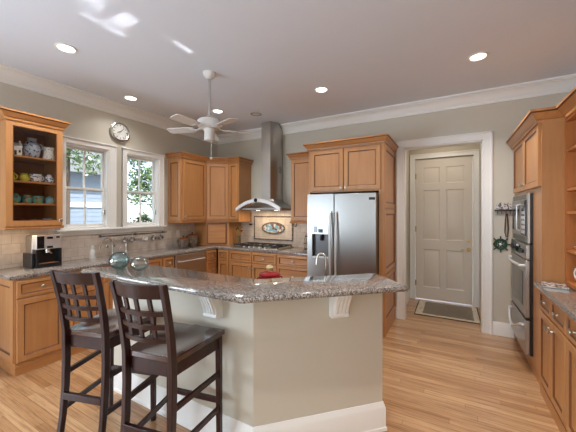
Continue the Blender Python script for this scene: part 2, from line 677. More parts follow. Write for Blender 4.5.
struct('trim_2', casing('c', DX0, DX1, DZ, YB, .09, 1), M['trim'], .003)
struct('trim_3', MB().box(DX0, DX0 + .014, YB - .012, YB + .14, 0, DZ).box(DX1 - .014, DX1, YB - .012, YB + .14, 0, DZ).box(DX0, DX1, YB - .012, YB + .14, DZ - .014, DZ), M['trim'])
struct('trim_4', casing('c', DL, DR, DT, AY, .075, 1), M['trim'], .003)

# door at the end of the alcove
dr = thing('door_1', 'cream six-panel door with a brass lever at the end of the alcove', 'door', (DL, AY + .02, 0))
dr['kind'] = 'structure'
dw = DR - DL
db = MB().box(.006, dw - .006, .012, .05, .015, DT - .006)
cols = [(.12, dw / 2 - .045), (dw / 2 + .045, dw - .12)]
rows = [(.22, .86), (1.02, 1.86), (1.97, 2.24)]
zs = [.015, .22, .86, 1.02, 1.86, 1.97, 2.24, DT - .006]
for i in (0, 2, 4, 6):
    db.box(.006, dw - .006, 0, .02, zs[i], zs[i + 1])
for a, b_ in ((.006, cols[0][0]), (cols[0][1], cols[1][0]), (cols[1][1], dw - .006)):
    for i in (1, 3, 5):
        db.box(a, b_, 0, .02, zs[i], zs[i + 1])
for a, b_ in cols:
    for z0, z1 in rows:
        db.rects(a, b_, z0, z1, [(0, 0), (.012, .011), (.02, .011), (.045, .003)], capback=False)
db.build('door_leaf', M['door_paint'], dr)
hl = MB().cyl((dw - .06, 0, .89), (dw - .06, -.012, .89), .032, 20).cyl((dw - .06, -.012, .89), (dw - .06, -.05, .89), .011).tube([(dw - .06, -.045, .89), (dw - .11, -.05, .892), (dw - .17, -.045, .885)], .009)
hl.build('lever_handle', M['brass'], dr)
MB().cyl((dw - .06, 0, 1.04), (dw - .06, -.02, 1.04), .028, 20).box(dw - .066, dw - .054, -.034, -.02, 1.022, 1.058).build('deadbolt', M['brass'], dr)
for z in (.28, 1.2, 2.1):
    MB().cyl((.0, -.006, z - .05), (.0, -.006, z + .05), .008, 10).box(-.004, .02, -.003, .002, z - .045, z + .045).build('hinge', M['brass'], dr)

# windows on the left wall
def window(n, y0, y1):
    # local x -> world +y, local -y -> world +x
    w = thing('window_%d' % n, '', 'window', (XL, y0, 0), R(90))
    del w['label']; del w['category']
    w['kind'] = 'structure'
    L = y1 - y0
    b = MB()                       # jamb lining and outer frame, set back in the wall
    b.box(0, .02, -.002, .135, WZ0, WZ1).box(L - .02, L, -.002, .135, WZ0, WZ1)
    b.box(.02, L - .02, -.002, .135, WZ1 - .02, WZ1).box(.02, L - .02, -.002, .135, WZ0, WZ0 + .02)
    b.build('frame', M['trim'], w)
    mid = (WZ0 + WZ1) / 2 - .02
    for k, (za, zb, yy) in enumerate(((WZ0 + .02, mid + .02, .06), (mid - .02, WZ1 - .02, .085))):
        s = MB()
        f = .026
        s.box(.02, .02 + f, yy, yy + .024, za, zb).box(L - .02 - f, L - .02, yy, yy + .024, za, zb)
        s.box(.02 + f, L - .02 - f, yy, yy + .024, za, za + f + (.012 if k == 0 else 0)).box(.02 + f, L - .02 - f, yy, yy + .024, zb - f, zb)
        s.box(L / 2 - .009, L / 2 + .009, yy + .002, yy + .022, za + f, zb - f)
        so = s.build('sash', M['trim'], w)
        MB().box(.02 + f, L - .02 - f, yy + .010, yy + .014, za + f, zb - f).build('glass_pane', M['pane'], so)
    MB().cyl((L - .045, .055, WZ0 + .2), (L - .045, .03, WZ0 + .2), .006).box(L - .052, L - .038, .02, .03, WZ0 + .17, WZ0 + .24).build('latch', M['nickel'], w)
    return w


window(1, *W1)
window(2, *W2)
wc = MB()
T = Matrix.Translation((XL, 0, 0)) @ Matrix.Rotation(R(90), 4, 'Z')
wc.T = T
for x0, x1 in ((W1[0] - .055, W1[0] + .004), (W1[1] - .004, W1[1] + .09), (W2[0] - .06, W2[0] + .004), (W2[1] - .004, W2[1] + .08)):
    wc.box(x0, x1, -.022, 0, WZ0, WZ1 + .0)
for x0, x1 in ((W1[0] - .055, W1[1] + .09), (W2[0] - .06, W2[1] + .08)):
    wc.box(x0, x1, -.022, 0, WZ1 - .004, WZ1 + .065)
    wc.box(x0 - .008, x1 + .008, -.034, 0, WZ1 + .052, WZ1 + .072)
    wc.box(x0 - .0, x0 + .014, -.03, 0, WZ0, WZ1 + .052).box(x1 - .014, x1, -.03, 0, WZ0, WZ1 + .052)
struct('trim_5', wc, M['trim'], .003)
sl = MB(); sl.T = T
sl.box(W1[0] - .09, W2[1] + .11, -.05, .06, WZ0 - .022, WZ0).box(W1[0] - .055, W2[1] + .09, -.02, 0, WZ0 - .075, WZ0 - .022)
struct('trim_6', sl, M['trim'], .004)

# tiled backsplashes
CZ = .91
struct('trim_7', MB().box(XL, XL + .01, 1.05, YB, CZ, WZ0 - .08).box(XL, XL + .01, 1.05, W1[0] - .09, WZ0 - .08, 1.345).box(XL, XL + .01, W2[1] + .095, YB, WZ0 - .08, 1.345), M['tile_left'])
struct('trim_8', MB().box(XL + .01, -1.70, YB - .01, YB, CZ, 1.345).box(-3.2, -2.16, YB - .01, YB, 1.345, 1.62), M['tile_back'])

# ------------------------------------------------------------------ cabinet kit (local: x = width, front at y = 0 facing -y, z up)
KNOB = [(.0, .0), (.010, .0), (.007, .006), (.007, .014), (.016, .018), (.0185, .024), (.014, .030), (.0, .033)]


def knob(parent, x, z, y=-.022, mat='pewter', name='knob'):
    b = MB()
    rings = []
    for r, d in KNOB:
        r = max(r, .0004)
        rings.append([(x + r * math.cos(2 * PI * j / 14), y - d, z + r * math.sin(2 * PI * j / 14)) for j in range(14)])
    b.loops(rings)
    return b.build(name, M[mat], parent)


def panel_door(parent, x0, x1, z0, z1, knob_at=None, name='door', stile=.052, mat='maple', pm='maple_panel', y=0, t=.02):
    b = MB()
    spec = [(0, y), (0, y - t + .004), (.004, y - t), (stile, y - t), (stile + .004, y - t + .006), (stile + .010, y - t + .010), (stile + .02, y - t + .011)]
    b.rects(x0, x1, z0, z1, spec, mats=[0, 0, 0, 1, 1, 2])
    o = b.build(name, [M[mat], M['glaze'], M[pm]], parent)
    if knob_at:
        knob(o, knob_at[0], knob_at[1], y - t)
    return o


def drawer(parent, x0, x1, z0, z1, knobs=1, stile=.03):
    o = panel_door(parent, x0, x1, z0, z1, None, 'drawer', stile, 'maple', 'maple_h')
    w = x1 - x0
    xs = [x0 + w / 2] if knobs == 1 else [x0 + w * .28, x0 + w * .72]
    for x in xs:
        knob(o, x, (z0 + z1) / 2, -.02)
    return o


CORN = [(0, 0), (.010, 0), (.012, .016), (.009, .019), (.017, .024), (.034, .050), (.042, .060), (.040, .063), (.05, .067), (.05, .082), (0, .082)]
CORN_M = [0, 0, 1, 0, 0, 0, 1, 1, 0, 0, 0]


def cornice(parent, path, z, scale=1.0):
    b = MB().sweep(path, [(o * scale, z + q * scale) for o, q in CORN], pm=CORN_M)
    return b.build('cornice', [M['maple_h'], M['glaze']], parent)


def light_rail(parent, path, z):
    return MB().sweep(path, [(-.012, z - .03), (.004, z - .03), (.010, z - .018), (.006, z - .008), (.012, z), (-.012, z)]).build('light_rail', M['maple'], parent)


# ------------------------------------------------------------------ glass-front cabinet
GW, GD = .455, .375
gc = thing('wall_cabinet', 'glass-front honey maple wall cabinet full of painted pottery left of the window', 'cabinet', (-3.62, 1.08, 0), R(90))
b = MB()
b.box(0, .018, 0, GD, 1.345, 2.36).box(GW - .018, GW, 0, GD, 1.345, 2.36).box(.018, GW - .018, 0, GD, 1.345, 1.365).box(.018, GW - .018, 0, GD, 2.34, 2.36)
b.build('carcass', M['maple'], gc)
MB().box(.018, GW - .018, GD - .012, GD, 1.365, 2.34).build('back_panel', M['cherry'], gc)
SH = (2.035, 1.79, 1.572)
for z in SH:
    MB().box(.0185, GW - .0185, .02, GD - .0125, z - .018, z).build('shelf', M['maple_h'], gc, .002)
b = MB()
fs = .05
y0, y1 = -.02, -.001
b.box(0.002, fs, y0, y1, 1.35, 2.355).box(GW - fs, GW - .002, y0, y1, 1.35, 2.355).box(fs, GW - fs, y0, y1, 1.35, 1.35 + fs).box(fs, GW - fs, y0, y1, 2.355 - fs, 2.355)
b.box(fs, fs + .008, y0 + .006, y1, 1.4, 2.305, 1).box(GW - fs - .008, GW - fs, y0 + .006, y1, 1.4, 2.305, 1).box(fs, GW - fs, y0 + .006, y1, 1.4, 1.408, 1).box(fs, GW - fs, y0 + .006, y1, 2.297, 2.305, 1)
gd = b.build('door', [M['maple'], M['glaze']], gc)
MB().box(fs + .006, GW - fs - .006, -.011, -.008, 1.404, 2.301).build('glass_pane', M['cab_glass'], gd)
knob(gd, GW - .026, 1.40, -.02, 'nickel')
cornice(gc, [(0, GD), (0, -.02), (GW, -.02), (GW, GD)], 2.35, 1.1)
light_rail(gc, [(0, GD), (0, -.018), (GW, -.018), (GW, GD)], 1.345)
pk = MB().cyl((.2, .12, 1.344), (.2, .12, 1.33), .03, 16).cyl((.2, .12, 1.33), (.2, .12, 1.3285), .024, 16, 1).build('puck_light', [M['nickel'], M['lamp_warm']], gc)
light('puck_lamp', 'AREA', (.2, .12, 1.326), (0, 0, 0), .7, (1, .72, .42), .06, parent=gc)


# pottery in the glass cabinet
def pot(name, label, cat, loc, prof, mat, seg=24, group='pottery in the glass-front cabinet', inner=True):
    o = thing(name, label, cat, loc, 0, group)
    p = list(prof)
    if inner:
        rt, zt = p[-1]
        p += [(rt - .004, zt), (max(rt - .008, .002), zt - .01), (max(prof[len(prof) // 2][0] - .012, .003), prof[len(prof) // 2][1]), (.002, .006)]
    MB().lathe(p, (0, 0, 0), seg, caps=False).lathe([(prof[0][0], 0.0), (.001, .0)], caps=False).build('body', M[mat], o)
    return o


def handle(o, r, z0, z1, mat, side=1, th=.005, ang=0, bulge=.022, name='handle'):
    b = MB(Matrix.Rotation(ang, 4, 'Z'))
    pts = []
    for i in range(9):
        a = PI * i / 8
        pts.append((side * (r - .004 + bulge * math.sin(a)), 0, z0 + (z1 - z0) * (1 - math.cos(a)) / 2))
    b.tube(pts, th, 8)
    return b.build(name, M[mat], o)


PX = -3.77
# top shelf
hb = thing('pottery_house', 'small white pottery house with dark windows at left end of top shelf', 'ornament', (PX, 1.213, SH[0]), R(80), 'pottery in the glass-front cabinet')
MB().box(-.035, .035, -.03, .03, 0, .09).loops([[(-.04, -.035, .09), (.04, -.035, .09), (.04, .035, .09), (-.04, .035, .09)], [(-.04, -.003, .14), (.04, -.003, .14), (.04, .003, .14), (-.04, .003, .14)]]).box(.015, .03, -.015, .0, .1, .16).build('body', M['white_glaze'], hb, .003)
MB().box(-.022, -.004, -.032, -.028, .015, .06).box(.01, .026, -.032, -.028, .04, .065).build('painted_window', M['dark_glaze'], hb)
jug = pot('stoneware_jar', 'large round grey stoneware jar with blue motif on the top shelf', 'jar', (PX - .02, 1.340, SH[0]), [(.045, 0), (.06, .03), (.073, .085), (.068, .13), (.046, .165), (.036, .18), (.038, .2), (.042, .21)], 'stoneware')
handle(jug, .066, .1, .16, 'stoneware', 1, .006, R(70))
pit = pot('pitcher', 'white sprigged pitcher at the right end of the top shelf', 'pitcher', (PX, 1.476, SH[0]), [(.05, 0), (.052, .01), (.047, .05), (.042, .09), (.046, .125), (.051, .14)], 'sprig')
handle(pit, .046, .03, .115, 'sprig', 1, .006, R(115))
# second shelf
yc = pot('cup', 'yellow-green cup half hidden at the left end of the second shelf', 'cup', (PX, 1.165, SH[1]), [(.026, 0), (.034, .03), (.03, .06), (.036, .085)], 'lime')
handle(yc, .033, .02, .07, 'lime', 1, .005, R(60))
yj = pot('creamer', 'round yellow-green creamer on the second shelf beside a blue-and-white bowl', 'creamer', (PX, 1.268, SH[1]), [(.025, 0), (.038, .025), (.04, .045), (.028, .07), (.033, .085)], 'lime')
handle(yj, .036, .02, .07, 'lime', 1, .005, R(75), .016)
bw = pot('handled_bowl', 'wide blue-and-white bowl with a side handle on the second shelf', 'bowl', (PX, 1.365, SH[1]), [(.032, 0), (.045, .015), (.052, .045), (.054, .085)], 'delft')
handle(bw, .053, .025, .07, 'delft', 1, .005, R(80), .014)
bj = pot('ginger_jar', 'small blue-and-white jar at the right end of the second shelf', 'jar', (PX, 1.478, SH[1]), [(.03, 0), (.042, .02), (.044, .05), (.03, .075), (.03, .09), (.036, .095)], 'delft')
# third shelf
g1 = pot('soup_tureen', 'green painted bowl piled with red fruit at left of third shelf', 'bowl', (PX, 1.195, SH[2]), [(.03, 0), (.046, .02), (.05, .05), (.044, .07)], 'majolica')
MB().lathe([(.0, .058), (.025, .066), (.028, .085), (.016, .1), (.0, .106)], (.004, .006, 0), 14).build('painted_fruit', M['majolica'], g1)
g2 = pot('sugar_bowl', 'green rounded sugar bowl second from left on the third shelf', 'bowl', (PX, 1.295, SH[2]), [(.028, 0), (.042, .02), (.045, .05), (.036, .075), (.032, .085)], 'majolica')
g3 = pot('square_planter', 'flared teal painted planter third from left on the third shelf', 'planter', (PX, 1.388, SH[2]), [(.036, 0), (.042, .02), (.046, .05), (.05, .08)], 'majolica')
g4 = pot('teapot', 'pale blue lidded pot at the right end of the third shelf', 'pot', (PX, 1.485, SH[2]), [(.034, 0), (.042, .02), (.042, .05), (.038, .06)], 'majolica_blue')
MB().lathe([(.039, .06), (.03, .07), (.012, .076), (.012, .084), (.0, .088)], seg=18).build('lid', M['majolica_blue'], g4)
# bottom shelf
d1 = pot('dark_bowl', 'low dark bowl at the left of the cabinet floor', 'bowl', (PX, 1.20, 1.365), [(.03, 0), (.05, .02), (.06, .045)], 'dark_glaze')
d2 = pot('brown_bowl', 'low brown speckled bowl in the middle of the cabinet floor', 'bowl', (PX, 1.33, 1.365), [(.03, 0), (.048, .02), (.056, .05)], 'speckled')
d3 = pot('dark_dish', 'dark blue-and-white dish at the right of the cabinet floor', 'dish', (PX, 1.465, 1.365), [(.03, 0), (.044, .02), (.05, .055)], 'stoneware')

# ------------------------------------------------------------------ upper cabinets in the corner
uc = thing('wall_cabinet', 'tall maple wall cabinet right of the windows', 'cabinet', (-3.70, 3.172, 0), R(90))
CW = .535
MB().box(0, CW, 0, .297, 1.345, 2.345).build('carcass', M['maple'], uc, .002)
panel_door(uc, .03, CW - .015, 1.365, 2.33, (.06, 1.42))
b = MB(); b.T = Matrix.Translation((0, 0, 0)) @ Matrix.Rotation(R(-90), 4, 'Z')
# side panel moulding facing the camera (local -x side)
b.rects(-.288, -.012, 1.365, 2.33, [(0, 0), (0, -.008), (.05, -.008), (.058, -.002), (.07, -.002)], mats=[0, 0, 1, 1, 2])
b.build('end_panel', [M['maple'], M['glaze'], M['maple_panel']], uc)
cornice(uc, [(-.008, .297), (-.008, -.02), (CW, -.02)], 2.345)
light_rail(uc, [(-.008, .297), (-.008, -.018), (CW, -.018)], 1.345)

P1, P2 = Vector((-3.70, 3.712)), Vector((-3.405, 3.96))
dv = (P2 - P1); dl = dv.length
da = math.atan2(dv.y, dv.x)
cc = thing('corner_cabinet', 'diagonal corner maple wall cabinet above the appliance garage', 'cabinet', (P1.x, P1.y, 0), da)
TI = Matrix.Rotation(-da, 4, 'Z') @ Matrix.Translation((-P1.x, -P1.y, 0))
cpoly = [(P1.x, P1.y), (P2.x, P2.y), (P2.x, YB - .002), (XL + .002, YB - .002), (XL + .002, P1.y)]
b = MB(TI); b.prism(cpoly, 1.345, 2.345); b.build('carcass', M['maple'], cc)
panel_door(cc, .01, dl - .01, 1.365, 2.33, None)
cornice(cc, [(0, -.02), (dl, -.02)], 2.345)
light_rail(cc, [(0, -.018), (dl, -.018)], 1.345)

bc = thing('wall_cabinet', 'narrow maple wall cabinet on the back wall left of the hood', 'cabinet', (-3.40, 3.96, 0), 0)
MB().box(0, .215, 0, .354, 1.345, 2.345).build('carcass', M['maple'], bc, .002)
panel_door(bc, .01, .20, 1.365, 2.33, None, stile=.042)
cornice(bc, [(0, -.02), (.222, -.02), (.222, .354)], 2.345)
light_rail(bc, [(0, -.018), (.218, -.018), (.218, .354)], 1.345)

ag = thing('appliance_garage', 'maple appliance garage on the counter under the diagonal corner cabinet', 'cabinet', (P1.x, P1.y, 0), da)
b = MB(TI)
b.prism([(P1.x + .0, P1.y + .0), (P2.x, P2.y), (P2.x, YB - .012), (XL + .012, YB - .012), (XL + .012, P1.y)], CZ + .001, 1.313)
b.build('carcass', M['maple'], ag, .002)
b = MB().rects(.008, dl - .035, CZ + .02, 1.30, [(0, -.001), (0, -.012), (.02, -.012), (.025, -.005)], mats=[0, 1, 1, 2])
gdr = b.build('door', [M['maple'], M['glaze'], M['maple_h']], ag)

rc = thing('wall_cabinet', 'maple wall cabinet between the range hood and the refrigerator', 'cabinet', (-2.165, 3.96, 0), 0)
MB().box(0, .465, 0, .354, 1.345, 2.30).build('carcass', M['maple'], rc, .002)
panel_door(rc, .012, .42, 1.365, 2.285, None)
cornice(rc, [(0, .354), (0, -.02), (.465, -.02)], 2.30)
light_rail(rc, [(0, .354), (0, -.018), (.465, -.018)], 1.345)

# ------------------------------------------------------------------ refrigerator and its surround
fs_ = thing('refrigerator_surround', 'maple cabinet boxing in the refrigerator with two doors above it', 'cabinet', (-1.695, 3.60, 0), 0)
FW = .995
b = MB().box(.02, FW - .022, 0, .71, 1.745, 2.315)
b.build('carcass', M['maple'], fs_, .002)
panel_door(fs_, .04, FW / 2 - .004, 1.765, 2.30, (FW / 2 - .03, 1.80))
panel_door(fs_, FW / 2 + .004, FW - .04, 1.765, 2.30, (FW / 2 + .03, 1.80))
MB().box(0, .0195, 0, .71, 0, 2.315).build('side_panel', M['maple'], fs_, .002)
b = MB().box(FW - .0215, FW, -.015, .71, 0, 2.315).box(FW - .06, FW - .0215, -.015, .004, 0, 1.745)
b.T = Matrix.Translation((FW, 0, 0)) @ Matrix.Rotation(R(90), 4, 'Z')
for z0, z1 in ((.14, .72), (.74, 1.52), (1.54, 2.30)):
    b.rects(.0, .70, z0, z1, [(0, 0), (0, -.012), (.055, -.012), (.062, -.004), (.075, -.004)], mats=[0, 0, 1, 1, 2])
b.box(-.014, .71, -.014, 0, .0, .13)
b.build('side_panel', [M['maple'], M['glaze'], M['maple_panel']], fs_)
cornice(fs_, [(0, .28), (0, -.02), (FW + .006, -.02), (FW + .006, .71)], 2.315, 1.05)

fr = thing('refrigerator', 'stainless steel side-by-side refrigerator with water dispenser', 'refrigerator', (-1.645, 3.46, 0), 0)
MB().box(.012, .878, .07, .82, .03, 1.70).build('cabinet_body', M['steel_dark'], fr, .004)
MB().box(.03, .86, .03, .07, .012, .1).build('toe_grille', M['steel_dark'], fr)
fsplit = .365
# freezer door with a recess for the dispenser
b = MB()
dx0, dx1, dz0, dz1 = .066, .29, .90, 1.315
b.box(0, dx0, -.005, .065, .11, 1.715).box(dx1, fsplit - .004, -.005, .065, .11, 1.715)
b.box(dx0, dx1, -.005, .065, .11, dz0).box(dx0, dx1, -.005, .065, dz1, 1.715).box(dx0, dx1, .055, .065, dz0, dz1)
fd = b.build('freezer_door', M['steel'], fr)
MB().box(dx0 + .002, dx1 - .002, .05, .0545, dz0, 1.22).box(dx0, dx0 + .004, 0, .05, dz0, 1.2).box(dx1 - .004, dx1, 0, .05, dz0, 1.2).build('dispenser_recess', M['steel_dark'], fd)
MB().box(dx0 - .004, dx1 + .004, -.009, .03, 1.205, dz1).box(dx0 + .02, dx1 - .02, -.011, -.009, 1.26, 1.30).build('dispenser_panel', M['steel_h'], fd, .003)
MB().box(dx0 + .03, dx0 + .08, -.0125, -.0095, 1.225, 1.305).box(dx0 + .09, dx0 + .155, -.0125, -.0095, 1.225, 1.27).box(.17, .21, .02, .05, 1.12, 1.2).build('dispenser_buttons', M['black_glass'], fd)
MB().box(dx0, dx1, 0, .05, dz0, dz0 + .014).build('drip_tray', M['steel_light'], fd)
rd = MB().box(fsplit + .004, .884, -.005, .065, .11, 1.715).build('refrigerator_door', M['steel'], fr, .006)
MB().box(.80, .87, -.0075, -.004, 1.63, 1.66).build('badge', M['black_glass'], rd)
for x, p_ in ((fsplit - .035, fd), (fsplit + .035, rd)):
    pts = [(x, -.004, .52)]
    for i in range(13):
        t = i / 12
        pts.append((x, -.03 - .03 * math.sin(PI * t),   .55 + t * .91))
    pts.append((x, -.004, 1.49))
    MB().tube(pts, .0115, 10).build('handle', M['steel_light'], p_)

# ------------------------------------------------------------------ countertop along the left and back walls
ct = MB()
ct.prism([(XL + .012, 1.05), (-3.417, 1.05), (-3.417, 3.671), (-1.70, 3.671), (-1.70, YB - .012), (XL + .012, YB - .012)], .872, CZ, 0, .008)
tag(ct.build('countertop', M['granite']), 'grey speckled granite countertop running under the windows and along the back wall', 'countertop')


# base cabinets on the left wall
def base_unit(name, label, loc, rz, w, fronts, end_left=False, depth=.55, toe=True, group=None):
    o = thing(name, label, 'cabinet', loc, rz, group)
    MB().box(0.0006, w - .0006, 0, depth, .1, .871).build('carcass', M['maple'], o, .0015)
    MB().box(0.0006, w - .0006, -.012, depth, 0, .085).box(.0006, w - .0006, -.006, depth, .085, .1).build('plinth', M['maple_h'], o, .002)
    for fnt in fronts:
        k, x0, x1, z0, z1 = fnt[:5]
        if k == 'drawer':
            drawer(o, x0, x1, z0, z1)
        else:
            panel_door(o, x0, x1, z0, z1, fnt[5] if len(fnt) > 5 else None, stile=.05)
    return o


G1 = None
def dd(w, hinge=1):
    kx = w - .045 if hinge == 1 else .045
    return [('drawer', .012, w - .012, .70, .855), ('door', .012, w - .012, .115, .685, None if hinge == 0 else (kx, .63))]


lb = base_unit('base_cabinet', 'maple base cabinet with drawer at the near end of the left counter', (-3.44, 1.09, 0), R(90), .40, dd(.40, 0))
b = MB(); b.T = Matrix.Rotation(R(-90), 4, 'Z')
b.rects(-.545, -.004, .115, .865, [(0, 0), (0, -.01), (.06, -.01), (.068, -.003), (.08, -.003)], mats=[0, 0, 1, 1, 2])
b.build('end_panel', [M['maple'], M['glaze'], M['maple_panel']], lb)
base_unit('base_cabinet', 'maple base cabinet second from the near end of the left counter', (-3.44, 1.49, 0), R(90), .36, dd(.36))
base_unit('sink_cabinet', 'wide maple two-door sink cabinet under the windows', (-3.44, 1.85, 0), R(90), .78,
          [('drawer', .012, .768, .70, .855), ('door', .012, .386, .115, .685, (.34, .63)), ('door', .394, .768, .115, .685, (.44, .63))])
base_unit('base_cabinet', 'narrow maple base cabinet between sink cabinet and dishwasher', (-3.44, 2.63, 0), R(90), .20, dd(.20))
base_unit('drawer_cabinet', 'narrow maple drawer cabinet in the corner right of the dishwasher', (-3.44, 3.43, 0), R(90), .255,
          [('drawer', .008, .245, .70, .855), ('drawer', .008, .245, .42, .69), ('drawer', .008, .245, .115, .41)])
dwm = thing('dishwasher', 'stainless dishwasher with bar handle in the left run of base cabinets', 'dishwasher', (-3.44, 2.832, 0), R(90))
MB().box(.004, .592, 0, .55, .1, .868).build('body', M['steel_dark'], dwm)
MB().box(.006, .59, -.024, -.001, .115, .80).box(.006, .59, -.028, -.001, .802, .866).build('front_panel', M['steel_h'], dwm, .004)
MB().tube([(.06, -.024, .77), (.06, -.055, .77), (.535, -.055, .77), (.535, -.024, .77)], .009, 10).build('handle', M['steel_light'], dwm)
MB().box(.006, .59, .02, .04, 0, .1).build('toe_kick', M['black'], dwm)

# base cabinets on the back wall
base_unit('base_cabinet', 'narrow maple base cabinet in the corner left of the cooktop cabinet', (-3.405, 3.69, 0), 0, .248, dd(.248, 0), depth=.61)
base_unit('cooktop_cabinet', 'maple cabinet with two false drawers and two doors below the gas cooktop', (-3.156, 3.69, 0), 0, .905,
          [('drawer', .012, .447, .70, .855), ('drawer', .458, .893, .70, .855), ('door', .012, .447, .115, .685, (.415, .62)), ('door', .458, .893, .115, .685, (.49, .62))], depth=.61)
base_unit('drawer_cabinet', 'maple cabinet of three drawers between cooktop cabinet and refrigerator', (-2.25, 3.69, 0), 0, .55,
          [('drawer', .012, .538, .70, .855), ('drawer', .012, .538, .42, .69), ('drawer', .012, .538, .115, .41)], depth=.61)

# ------------------------------------------------------------------ cooktop
ck = thing('cooktop', 'stainless five-burner gas cooktop with black grates set in the back counter', 'cooktop', (-2.71, 3.975, CZ), 0)
MB().box(-.45, .45, -.255, .255, .0005, .012).build('pan', M['steel_h'], ck, .004)
for x, y, r in ((-.3, -.1, .04), (-.3, .13, .035), (0, .05, .05), (.27, .13, .04), (.27, -.08, .035)):
    MB().lathe([(r * 1.3, .0125), (r * 1.3, .018), (r, .022), (r, .032), (r * .8, .036), (0, .037)], (x, y, 0), 18).build('burner', M['iron'], ck)
for x0, x1 in ((-.43, -.15), (-.14, .14), (.15, .42)):
    b = MB()
    b.box(x0, x1, -.2, -.188, .034, .046).box(x0, x1, .222, .234, .034, .046).box(x0, x0 + .012, -.2, .234, .034, .046).box(x1 - .012, x1, -.2, .234, .034, .046)
    xm = (x0 + x1) / 2
    b.box(xm - .006, xm + .006, -.188, .222, .036, .048).box(x0, x1, -.095, -.083, .036, .048).box(x0, x1, .12, .132, .036, .048)
    for x in (x0 + .006, x1 - .006):
        for y in (-.194, .228):
            b.box(x - .006, x + .006, y - .006, y + .006, .0125, .036)
    b.build('grate', M['iron'], ck)
for x in (-.2, -.1, 0, .1, .2):
    MB().lathe([(.017, .0122), (.017, .025), (.014, .032), (0, .033)], (x, -.228, 0), 14).build('control_knob', M['steel_light'], ck)

# ------------------------------------------------------------------ range hood
hd = thing('range_hood', 'stainless chimney range hood with arched glass canopy over the cooktop', 'range hood', (-2.68, YB - .012, 0), 0)
chp = [(-.085, -.20), (-.065, -.30), (.105, -.30), (.165, -.20), (.165, 0), (-.085, 0)]
MB().prism(chp, 1.70, 2.32).prism([(x * 1.02, y * 1.01 if y else 0) for x, y in chp], 2.315, H - .001).build('chimney', M['steel_chimney'], hd)
b = MB()
for k in range(5):
    b.box(.1655, .170, -.13, -.05, 2.14 + k * .022, 2.15 + k * .022)
b.build('vent_slots', M['steel_dark'], hd)


def arch(x0, x1, zc, ze, y0, y1, th, n=24):
    bb = MB()
    rings = []
    for i in range(n + 1):
        t = i / n
        x = x0 + (x1 - x0) * t
        s = 2 * t - 1
        z = ze + (zc - ze) * (1 - s * s)
        rings.append([(x, y0, z), (x, y1, z), (x, y1, z + th), (x, y0, z + th)])
    bb.loops(rings)
    return bb


cb_ = []
for k in range(7):
    t = k / 6
    e = (1 - t) ** 1.6          # concave sweep from the wide base up to the chimney
    x0, x1 = -.40 * e - .085 * (1 - e), .40 * e + .165 * (1 - e)
    yf = -.47 * e - .30 * (1 - e)
    z = 1.553 + .15 * t
    cb_.append([(x0, yf, z), (x1, yf, z), (x1, -.002, z), (x0, -.002, z)])
MB().loops([[(p[0], p[1], 1.527) for p in cb_[0]]] + cb_).build('canopy', M['steel_h'], hd)
arch(-.425, .425, 1.645, 1.500, -.53, -.475, .055).build('front_visor', M['steel_light'], hd)
MB().box(-.36, .36, -.44, -.03, 1.518, 1.5265).build('grease_filter', M['steel_dark'], hd, .002)
ld_ = MB().lathe([(.001, 0), (.03, 0), (.032, .004), (.03, .008), (.001, .009)], seg=20).build('logo_disc', M['black_glass'], hd)
ld_.rotation_euler = (R(90), 0, 0); ld_.location = (-.02, -.5305, 1.676)
for x in (-.18, .18):
    MB().cyl((x, -.24, 1.5175), (x, -.24, 1.514), .03, 16).build('lamp_lens', M['lamp_warm'], hd)
    light('hood_lamp', 'AREA', (x, -.24, 1.511), (0, 0, 0), 1.5, (1, .78, .5), .06, parent=hd)

# tile mural behind the cooktop
tm = thing('tile_mural', 'framed tile panel with an oval blue and brown mosaic behind the cooktop', 'mural', (-2.70, YB - .0105, 0), 0)
X0, X1, Z0, Z1 = -.41, .39, 1.0, 1.42
MB().box(X0, X1, -.008, -.0003, Z0, Z1).build('field_tiles', M['tile_back'], tm)
fb = MB()
for a in ((X0, X1, Z0, Z0 + .022), (X0, X1, Z1 - .022, Z1), (X0, X0 + .022, Z0, Z1), (X1 - .022, X1, Z0, Z1)):
    fb.box(a[0], a[1], -.018, -.0085, a[2], a[3])
fb.build('liner_frame', M['speckled'], tm, .004)


def ellipse(a, bb_, cx, cz, y, n=36):
    return [(cx + a * math.cos(2 * PI * i / n), y, cz + bb_ * math.sin(2 * PI * i / n)) for i in range(n)]


MB().loops([ellipse(.24, .105, .0, 1.21, -.0085), ellipse(.24, .105, 0, 1.21, -.018), ellipse(.212, .08, 0, 1.21, -.018), ellipse(.212, .08, 0, 1.21, -.0085)], 0, False, False).build('oval_rim', M['speckled'], tm)
MB().loops([ellipse(.211, .079, 0, 1.21, -.0085), ellipse(.211, .079, 0, 1.21, -.013)]).build('oval_mosaic', M['mosaic'], tm)

# hanging utensils beside the hood
def utensil(label, x, z, mat, kind):
    o = thing('hanging_utensil', label, 'utensil', (x, YB - .012, z))
    MB().cyl((0, 0, .13), (0, -.03, .13), .004).tube([(0, -.03, .13), (0, -.034, .138), (0, -.03, .145)], .003).build('hook', M['bronze'], o)
    pts = [(0, -.028, .128 - .02 * i) for i in range(9)]
    MB().tube(pts, .004, 8).build('shaft', M['bronze'], o)
    if kind == 'ladle':
        MB().lathe([(.002, -.09), (.02, -.085), (.03, -.07), (.032, -.06), (.03, -.06), (.018, -.08), (.002, -.085)], (0, -.04, 0), 16).build('bowl', M[mat], o)
    elif kind == 'scroll':
        sp = [(.045 * (1 - i / 22) * math.cos(i * .55 + 1.6), -.028, -.075 + .045 * (1 - i / 22) * math.sin(i * .55 + 1.6)) for i in range(20)]
        MB().tube(sp, .005, 8).build('scroll', M[mat], o)
    return o


utensil('dark curled iron hook piece hanging right of the tile mural', -2.255, 1.36, 'bronze', 'scroll')
utensil('dark ladle hanging left of the tile mural below the hood', -3.16, 1.34, 'bronze', 'ladle')

